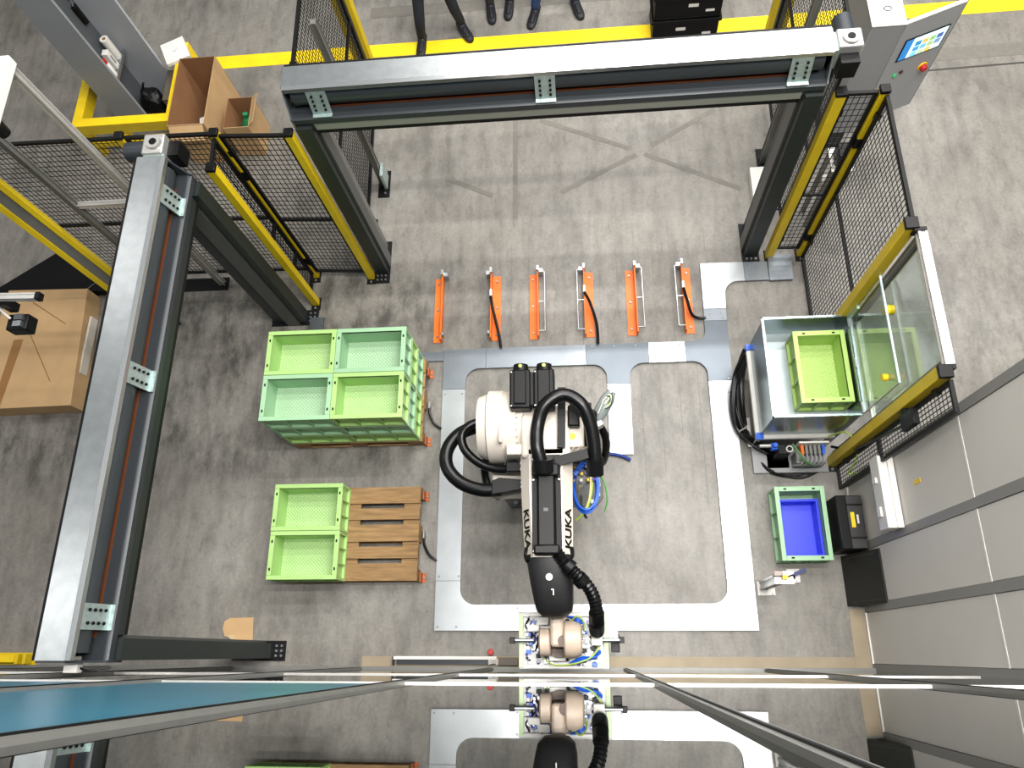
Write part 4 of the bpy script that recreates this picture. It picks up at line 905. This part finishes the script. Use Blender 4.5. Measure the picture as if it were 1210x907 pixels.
part(gr, 'green_wire', MB().tube([(-.31, -.02, gz+.05), (-.24, -.065, gz+.12), (-.12, -.06, gz+.14), (.0, -.02, gz+.13), (.06, .06, gz+.12)], .005, 6, 6), GREENW)
part(gr, 'green_wire', MB().tube([(-.12, .20, gz+.12), (-.08, .23, gz+.15), (-.045, .20, gz+.13), (-.04, .14, gz+.1)], .005, 6, 6), GREENW)
for i in range(6):
    x = -.40+.02*i; part(gr, 'dark_cable', MB().tube([(x, .22-.02*i, gz+.04), (x-.02, .17-.02*i, gz+.08), (x+.02, .12-.02*i, gz+.07), (x, .06-.02*i, gz+.04)], .006, 6, 5), [BLACKP, mat('purple_cable', (70, 60, 130), .5)][i % 2])

# ================================================================== LOW BAR NEXT TO THE GLASS
t = thing('floor_scanner_bar', 'long white channel bar on the floor along the glass wall', 'bar', (-1.2, -.06, 0))
part(t, 'top_flange', MB().box(-1.62, -.77, -.045, -.02, .05, .06), WHITE); part(t, 'web', MB().box(-1.62, -.77, -.03, -.02, 0, .05), WHITE)
part(t, 'dark_strip', MB().box(-1.60, -.79, -.085, -.032, 0, .03), ANTH); part(t, 'end_plate', MB().box(-.77, -.76, -.09, -.02, 0, .06), BEIGE); part(t, 'end_plate', MB().box(-1.63, -1.62, -.09, -.02, 0, .06), ANTH)
t = thing('floor_terminal', 'dark terminal with loose wires at the end of the white floor bar', 'terminal', (-.65, -.06, 0))
lpart(t, 'case', MB().box(-.10, .06, -.03, .03, 0, .05), mat('taupe_case', (96, 88, 76), .5), .004)
for i in range(4): lpart(t, 'wire', MB().tube([(-.10, -.02+.01*i, .04), (-.14, -.01+.012*i, .055), (-.18, -.02+.01*i, .075)], .004, 5, 4), WHITE)
t = thing('stop_button', 'small red push button on the floor beside the white bar', 'button', (-.815, .012, 0))
lpart(t, 'collar', MB().cyl((0,0,0), (0,0,.02), .018, .018, 14), BLACKP); lpart(t, 'cap', MB().rings([((0,0,.02), .022), ((0,0,.05), .026), ((0,0,.058), .02)], 16), RED)
t = thing('cardboard_scrap', 'torn scrap of brown cardboard on the floor near the left door', 'cardboard', (-3.0, .18, 0))
sp = [(-.145,.02),(-.135,.08),(-.09,.105),(.12,.11),(.135,-.09),(-.04,-.085),(-.06,-.05),(-.12,-.045)]
lpart(t, 'sheet', MB().prism(sp, .001, .006), CARD); lpart(t, 'torn_layer', MB().prism([(-.10,-.04),(-.03,-.03),(-.02,-.08),(-.05,-.075)], .006, .008), mat('torn_paper', (196, 170, 130), .8))
t = thing('yellow_buffer', 'small yellow steel buffer at the lower left picture edge', 'buffer', (-5.1, -.05, 0))
lpart(t, 'block', MB().box(-.25, .17, -.03, .03, 0, .12), YELB, .005); lpart(t, 'rib', MB().box(.17, .20, -.04, .04, 0, .10), YEL); lpart(t, 'rib', MB().box(.24, .27, -.04, .04, 0, .10), YEL); lpart(t, 'base', MB().box(-.25, .30, -.05, .05, 0, .008), YEL)

# ================================================================== FAR LEFT
gx = (-5.26, -4.13); gyv = (5.19, 6.02)
t = thing('column_guard', 'yellow steel angle guard around the grey building column', 'guard', (-4.7, 5.6, 0))
def angle(x0, x1, y0, y1, z, edge):
    return MB().box(x0, x1, y0, y1, z-.012, z)
Zg = .5
part(t, 'top_rail', MB().box(gx[0], gx[1], gyv[0], gyv[0]+.10, Zg-.012, Zg), YELB); part(t, 'top_rail', MB().box(gx[0], gx[0]+.10, gyv[0]+.10, gyv[1]-.15, Zg-.012, Zg), YELB); part(t, 'top_rail', MB().box(gx[1]-.10, gx[1], gyv[0]+.10, gyv[1]+.1, Zg-.012, Zg), YELB)
part(t, 'face_plate', MB().box(gx[0], gx[1], gyv[0], gyv[0]+.012, Zg-.14, Zg-.012), YEL); part(t, 'face_plate', MB().box(gx[1]-.012, gx[1], gyv[0]+.012, gyv[1]+.1, Zg-.14, Zg-.012), YEL); part(t, 'face_plate', MB().box(gx[0], gx[0]+.012, gyv[0]+.012, gyv[1]-.15, Zg-.14, Zg-.012), YEL)
part(t, 'inner_plate', MB().box(gx[0]+.088, gx[0]+.10, gyv[0]+.10, gyv[1]-.15, Zg-.14, Zg-.012), YEL)
for x in (gx[0]+.05, gx[1]-.05, -4.8):
    part(t, 'leg', MB().box(x-.04, x+.04, gyv[0]+.01, gyv[0]+.09, 0, Zg-.14 if x != -4.8 else .3), YEL)
for z in (.22,): part(t, 'lower_rail', MB().box(gx[0], gx[1], gyv[0], gyv[0]+.08, z-.06, z), YEL); part(t, 'lower_rail', MB().box(gx[1]-.08, gx[1], gyv[0]+.08, gyv[1], .16, .22), YEL)
part(t, 'back_post', MB().box(gx[1]-.10, gx[1], gyv[1]+.1, gyv[1]+.2, 0, Zg), YELB)
t = thing('building_column', 'grey steel H-column of the hall rising inside the yellow guard', 'column', (-4.83, 5.75, 0))
part(t, 'front_flange', MB().box(-5.00, -4.66, 5.53, 5.56, 0, 9), GREYL); part(t, 'rear_flange', MB().box(-5.00, -4.42, 5.98, 6.01, 0, 9), mat('column_grey_lit', (170, 174, 180), .5)); part(t, 'web', MB().box(-4.84, -4.82, 5.56, 5.98, 0, 9), mat('column_grey_shaded', (80, 84, 88), .5))  # one grey paint in three tones: lit rear flange, shaded web painted in
t = thing('column_shelf', 'small steel shelf of spray cans and tools between the column flanges', 'shelf', (-4.74, 5.76, .7))
part(t, 'tray', MB().box(-4.82, -4.67, 5.57, 5.95, .70, .712), STEEL); part(t, 'tray_lip', MB().box(-4.675, -4.67, 5.57, 5.95, .712, .74), STEEL)
t = thing('paper_roll', 'white paper roll on the shelf inside the grey column', 'roll', (-4.74, 5.88, .713)); lpart(t, 'paper', MB().cyl((0,0,0), (0,0,.24), .045, .045, 20), WHITE); lpart(t, 'core', MB().cyl((0,0,.24), (0,0,.242), .018, .018, 14), CARDD)
t = thing('spray_can', 'white spray can with red cap on the shelf inside the grey column', 'can', (-4.72, 5.63, .713)); lpart(t, 'body', MB().rings([((0,0,0), .033), ((0,0,.15), .033), ((0,0,.17), .02)], 18), WHITE); lpart(t, 'cap', MB().cyl((0,0,.17), (0,0,.21), .028, .026, 16), RED)
t = thing('white_carton', 'small white carton beside the spray can inside the grey column', 'carton', (-4.73, 5.74, .713)); lpart(t, 'carton', MB().box(-.03, .03, -.03, .04, 0, .2), WHITE, .003); lpart(t, 'tear_strip', MB().box(.030, .031, -.01, .02, .05, .15), GREYC)
t = thing('black_torch', 'black hand tool hanging above the shelf inside the grey column', 'tool', (-4.80, 5.90, 1.15)); lpart(t, 'handle', MB().cyl((0,0,0), (0,0,.2), .03, .035, 14), BLACKP); lpart(t, 'hook', MB().tube([(0,0,.2), (-.01,.03,.25), (-.02,.0,.28)], .008, 6, 5), STEEL)
t = thing('dark_sack', 'dark crumpled sack at the foot of the grey column', 'sack', (-4.63, 5.77, 0))
bmx = bmesh.new(); bmesh.ops.create_icosphere(bmx, subdivisions=3, radius=.13)
rs_ = random.Random(5)
for v in bmx.verts:
    k = 1+.18*math.sin(v.co.x*31+v.co.y*17)*math.cos(v.co.z*23); v.co *= k; v.co.z = max(v.co.z*1.3+.16, 0)
me = bpy.data.meshes.new('sack_body'); bmx.to_mesh(me); bmx.free(); link('sack_body', me, BLACKP, t)
lpart(t, 'tie', MB().tube([(-.03,0,.34), (0,.02,.40), (.03,0,.43)], .012, 6, 5), BLACK)
def open_box(name, label, x0, x1, y0, y1, h, flaps):
    t = thing(name, label, 'carton', ((x0+x1)/2, (y0+y1)/2, 0)); k = .006
    part(t, 'wall', MB().box(x0, x1, y0, y0+k, 0, h), CARD); part(t, 'wall', MB().box(x0, x1, y1-k, y1, 0, h), CARDD); part(t, 'wall', MB().box(x0, x0+k, y0+k, y1-k, 0, h), CARDD); part(t, 'wall', MB().box(x1-k, x1, y0+k, y1-k, 0, h), CARD)
    part(t, 'bottom', MB().box(x0+k, x1-k, y0+k, y1-k, 0, k), CARDD)
    for f in flaps: part(t, 'flap', f, CARD)
    return t
open_box('tall_carton', 'tall open cardboard box between the yellow column guard and the mesh fence', -4.11, -3.72, 5.02, 5.88, .62, [MB().beam((-3.91, 5.01, .62), (-3.91, 4.90, .52), .36, .005)])
open_box('small_carton', 'smaller open cardboard box next to the tall carton behind the mesh fence', -3.60, -3.33, 5.08, 5.46, .46, [MB().beam((-3.33, 5.27, .46), (-3.26, 5.27, .52), .36, .005, (0,0,1))])
t = thing('packing_paper', 'crumpled white packing paper inside the tall carton', 'paper', (-3.86, 5.30, .007))
pm_ = MB(); pm_.prism([(-.08,-.1),(.09,-.08),(.06,.1),(-.07,.08)], .0, .28); lpart(t, 'wad', pm_, WHITE, .02); lpart(t, 'loose_sheet', MB().beam((-.1, 0, .30), (.1, .03, .34), .12, .004), WHITE)
t = thing('green_bag', 'green plastic bag inside the smaller carton', 'bag', (-3.45, 5.30, .007)); lpart(t, 'body', MB().rings([((0,0,0), .10), ((0,.01,.15), .12), ((.01,0,.26), .07), ((.01,.01,.32), .03)], 12), mat('green_bag', (30, 130, 80), .5)); lpart(t, 'knot', MB().cyl((.01,.01,.32), (.02,.02,.37), .02, .03, 8), mat('green_bag', (0,0,0)))
t = thing('white_flat_box', 'flat white square box with a small mark lying on the yellow guard corner', 'box', (-4.24, 6.08, Zg+.001), math.radians(25))
lpart(t, 'box', MB().box(-.13, .13, -.15, .15, 0, .04), WHITE, .004); lpart(t, 'arrow_mark', MB().tube([(-.02,.0,.0415), (0,-.02,.0415), (.03,.02,.0415)], .003, 4, 1), GREYC)
single('steel_strip', MB().box(-4.41, -4.34, 5.60, 6.0, 0, .35), mat('taupe_case', (0,0,0)), 'grey-brown steel upright between the rear column flange and the guard', 'upright', (-4.38, 5.8, 0), bevel=.003)
t = thing('large_carton', 'large flat brown carton with a paper strip at the left picture edge', 'carton', (-5.25, 2.8, 0))
part(t, 'body', MB().prism([(-5.85, 2.18), (-4.82, 2.20), (-4.90, 3.43), (-5.75, 3.45)], 0, .22), CARD, .004)
part(t, 'tape', MB().prism([(-5.62, 2.18), (-5.54, 2.18), (-5.46, 2.90), (-5.56, 2.90)], .22, .2212), mat('packing_tape', (150, 108, 62), .4))
part(t, 'paper_strip', MB().box(-4.858, -4.836, 2.55, 3.15, .06, .16), mat('label_paper', (206, 200, 188), .7))
for a, b in (((-5.45, 3.30), (-5.05, 3.05)), ((-5.40, 2.95), (-5.08, 2.45))):
    part(t, 'strap', MB().tube([(*a, .223), (*b, .223)], .004, 5, 1), CARDD)
t = thing('black_board', 'large black plastic board lying askew behind the brown carton', 'board', (-5.25, 3.62, 0))
DKB = mat('deep_black', (8, 8, 10), .5, spec=.2)
part(t, 'sheet', MB().prism([(-5.30, 4.02), (-4.68, 3.50), (-4.66, 3.46), (-6.15, 3.47), (-6.0, 3.54)], 0, .10), DKB, .004)
part(t, 'corner_wire', MB().tube([(-5.10, 3.80, .105), (-4.86, 3.60, .105), (-5.0, 3.48, .105)], .006, 6, 1), ALUD)

# ================================================================== BLACK CRATES AND PEOPLE AT THE AISLE
for k in range(3):
    t = thing('black_crate', ['bottom black crate of the stack standing on the yellow aisle line', 'middle black crate of the stack standing on the yellow aisle line', 'top black crate of the stack standing on the yellow aisle line'][k], 'crate', (1.20, 6.42, .30*k), 0, 'black crates on the aisle line')
    DB = mat('deep_black', (0,0,0))
    b = MB(); b.box(-.34, .34, -.2, .2, 0, .02); b.box(-.34, .34, -.2, -.18, .02, .29); b.box(-.34, .34, .18, .2, .02, .29); b.box(-.34, -.32, -.18, .18, .02, .29); b.box(.32, .34, -.18, .18, .02, .29); b.box(-.32, .32, -.18, .18, .24, .26)
    lpart(t, 'body', b, DB, .006); lpart(t, 'rim', MB().box(-.36, .36, -.22, -.2, .26, .30).box(-.36, .36, .2, .22, .26, .30).box(-.36, -.34, -.2, .2, .26, .30).box(.34, .36, -.2, .2, .26, .30), DB, .004)
    lpart(t, 'label', MB().box(-.10+.1*(k == 1), .0+.1*(k == 1), -.2015, -.2, .15, .19), WHITE); lpart(t, 'label', MB().box(.18, .27, -.2015, -.2, .08, .11), WHITE)
def person(label, footL, footR, hip, legs, shirt, turnL=0, turnR=0):
    t = thing('person', label, 'person', ((footL[0]+footR[0])/2, (footL[1]+footR[1])/2, 0))
    me = bpy.data.meshes.new('body'); V = []; E_ = []; Rr = []
    def v(p, r): V.append(p); Rr.append(r); return len(V)-1
    def e(a, b): E_.append((a, b))
    ox, oy = t.location.x, t.location.y
    hx, hy = hip[0]-ox, hip[1]-oy
    pel = v((hx, hy, .95), (.15, .11))
    for f, s, tn in ((footL, -1, turnL), (footR, 1, turnR)):
        fx, fy = f[0]-ox, f[1]-oy
        hp_ = v((hx+s*.09, hy, .88), (.095, .095)); e(pel, hp_)
        kn = v((hx+s*.09+(fx-hx-s*.09)*.55, hy+(fy+.06-hy)*.5-.03, .49), (.068, .068)); e(hp_, kn)
        ca = v((fx+(hx+s*.09-fx)*.25, fy+.08, .30), (.058, .062)); e(kn, ca)
        an = v((fx, fy+.09, .12), (.052, .055)); e(ca, an)
        he = v((fx, fy+.09, .055), (.045, .05)); e(an, he)
        dx_, dy_ = math.sin(tn), -math.cos(tn)
        ba = v((fx+dx_*.10, fy+.09+dy_*.10, .045), (.048, .038)); e(he, ba)
        to = v((fx+dx_*.19, fy+.09+dy_*.19, .035), (.04, .028)); e(ba, to)
    wa = v((hx, hy, 1.10), (.14, .10)); e(pel, wa); chv = v((hx, hy, 1.35), (.17, .11)); e(wa, chv); nk = v((hx, hy, 1.52), (.06, .06)); e(chv, nk)
    hd = v((hx, hy-.02, 1.62), (.085, .095)); e(nk, hd); tp = v((hx, hy-.02, 1.72), (.075, .085)); e(hd, tp)
    for s in (-1, 1):
        sh = v((hx+s*.19, hy, 1.43), (.06, .06)); e(chv, sh); el = v((hx+s*.26, hy+.03, 1.15), (.045, .045)); e(sh, el); wrv = v((hx+s*.27, hy-.06, .92), (.032, .034)); e(el, wrv)
        hdv = v((hx+s*.265, hy-.08, .84), (.04, .024)); e(wrv, hdv)
        for k in range(4):
            fv = v((hx+s*(.262), hy-.115+.022*k, .765-.012*(k in (1, 2))), (.010, .009)); e(hdv, fv)
        tv = v((hx+s*.245, hy-.12, .82), (.011, .011)); e(hdv, tv)
    me.from_pydata(V, E_, []); me.update()
    o = bpy.data.objects.new('body', me); COL.objects.link(o); o.parent = t
    m = o.modifiers.new('skin', 'SKIN'); m.use_smooth_shade = True
    me.skin_vertices[0].data[0].use_root = True
    for i, r in enumerate(Rr): me.skin_vertices[0].data[i].radius = r
    sb = o.modifiers.new('sub', 'SUBSURF'); sb.levels = 2; sb.render_levels = 2
    dg = bpy.context.evaluated_depsgraph_get(); me2 = bpy.data.meshes.new_from_object(o.evaluated_get(dg)); o.modifiers.clear(); o.data = me2
    for mm in (legs, shirt, SHOE, SKIN, HAIRM): me2.materials.append(mm)
    for p in me2.polygons:
        c = p.center; p.use_smooth = True
        arm = abs(c.x-hx) > .215
        p.material_index = 2 if c.z < .105 else (3 if (arm and .7 < c.z < .95) else (0 if c.z < 1.0 else (1 if c.z < 1.50 else (4 if c.z > 1.68 or (c.y > hy+.02 and c.z > 1.58) else 3))))
    # face
    fc_ = MB()
    lpart(t, 'nose', MB().cyl((hx, hy-.10, 1.655), (hx, hy-.125, 1.63), .010, .016, 8), SKIN)
    for s in (-1, 1):
        lpart(t, 'eye', MB().cyl((hx+s*.032, hy-.100, 1.665), (hx+s*.032, hy-.106, 1.665), .011, .009, 10), BLACK); lpart(t, 'ear', MB().cyl((hx+s*.083, hy-.01, 1.65), (hx+s*.095, hy-.01, 1.65), .028, .022, 10), SKIN)
    lpart(t, 'mouth', MB().box(hx-.022, hx+.022, hy-.108, hy-.098, 1.592, 1.600), mat('lips', (160, 90, 80), .6))
    for f, tn in ((footL, turnL), (footR, turnR)):
        d_ = Vector((math.sin(tn), -math.cos(tn), 0)); sd = Vector((-d_.y, d_.x, 0)); c0 = Vector((f[0]-ox, f[1]-oy+.09, 0)); mb = MB(); n = 16; vs = []
        prof = [(-.075, .030, .07), (-.06, .044, .10), (0, .050, .12), (.06, .052, .085), (.13, .056, .065), (.19, .050, .052), (.225, .034, .040), (.235, .012, .02)]
        for q, hw_, hh in prof:
            for i in range(n):
                a_ = 2*PI*i/n; vs.append(c0+d_*q+sd*hw_*math.cos(a_)+Vector((0, 0, max(.001, hh/2+hh/2*math.sin(a_)))))
        fs = [(k*n+i, k*n+(i+1) % n, (k+1)*n+(i+1) % n, (k+1)*n+i) for k in range(len(prof)-1) for i in range(n)] + [tuple(range(n)), tuple(range((len(prof)-1)*n, len(prof)*n))]
        lpart(t, 'shoe', mb.add(vs, fs), SHOE)
    return t
person('person in dark navy jeans and black shoes standing on the yellow line', (-1.66, 6.37), (-1.22, 6.52), (-1.48, 6.72), JEANN, SHIRT, -.1, .5)
person('person in charcoal trousers and black shoes standing in the middle of the aisle', (-.90, 6.78), (-.68, 6.82), (-.79, 7.02), JEANK, SHIRT, .1, -.1)
person('person in blue jeans and dark shoes standing rightmost in the aisle', (-.39, 6.66), (.05, 6.74), (-.17, 6.95), JEANB, SHIRT, -.3, .3)
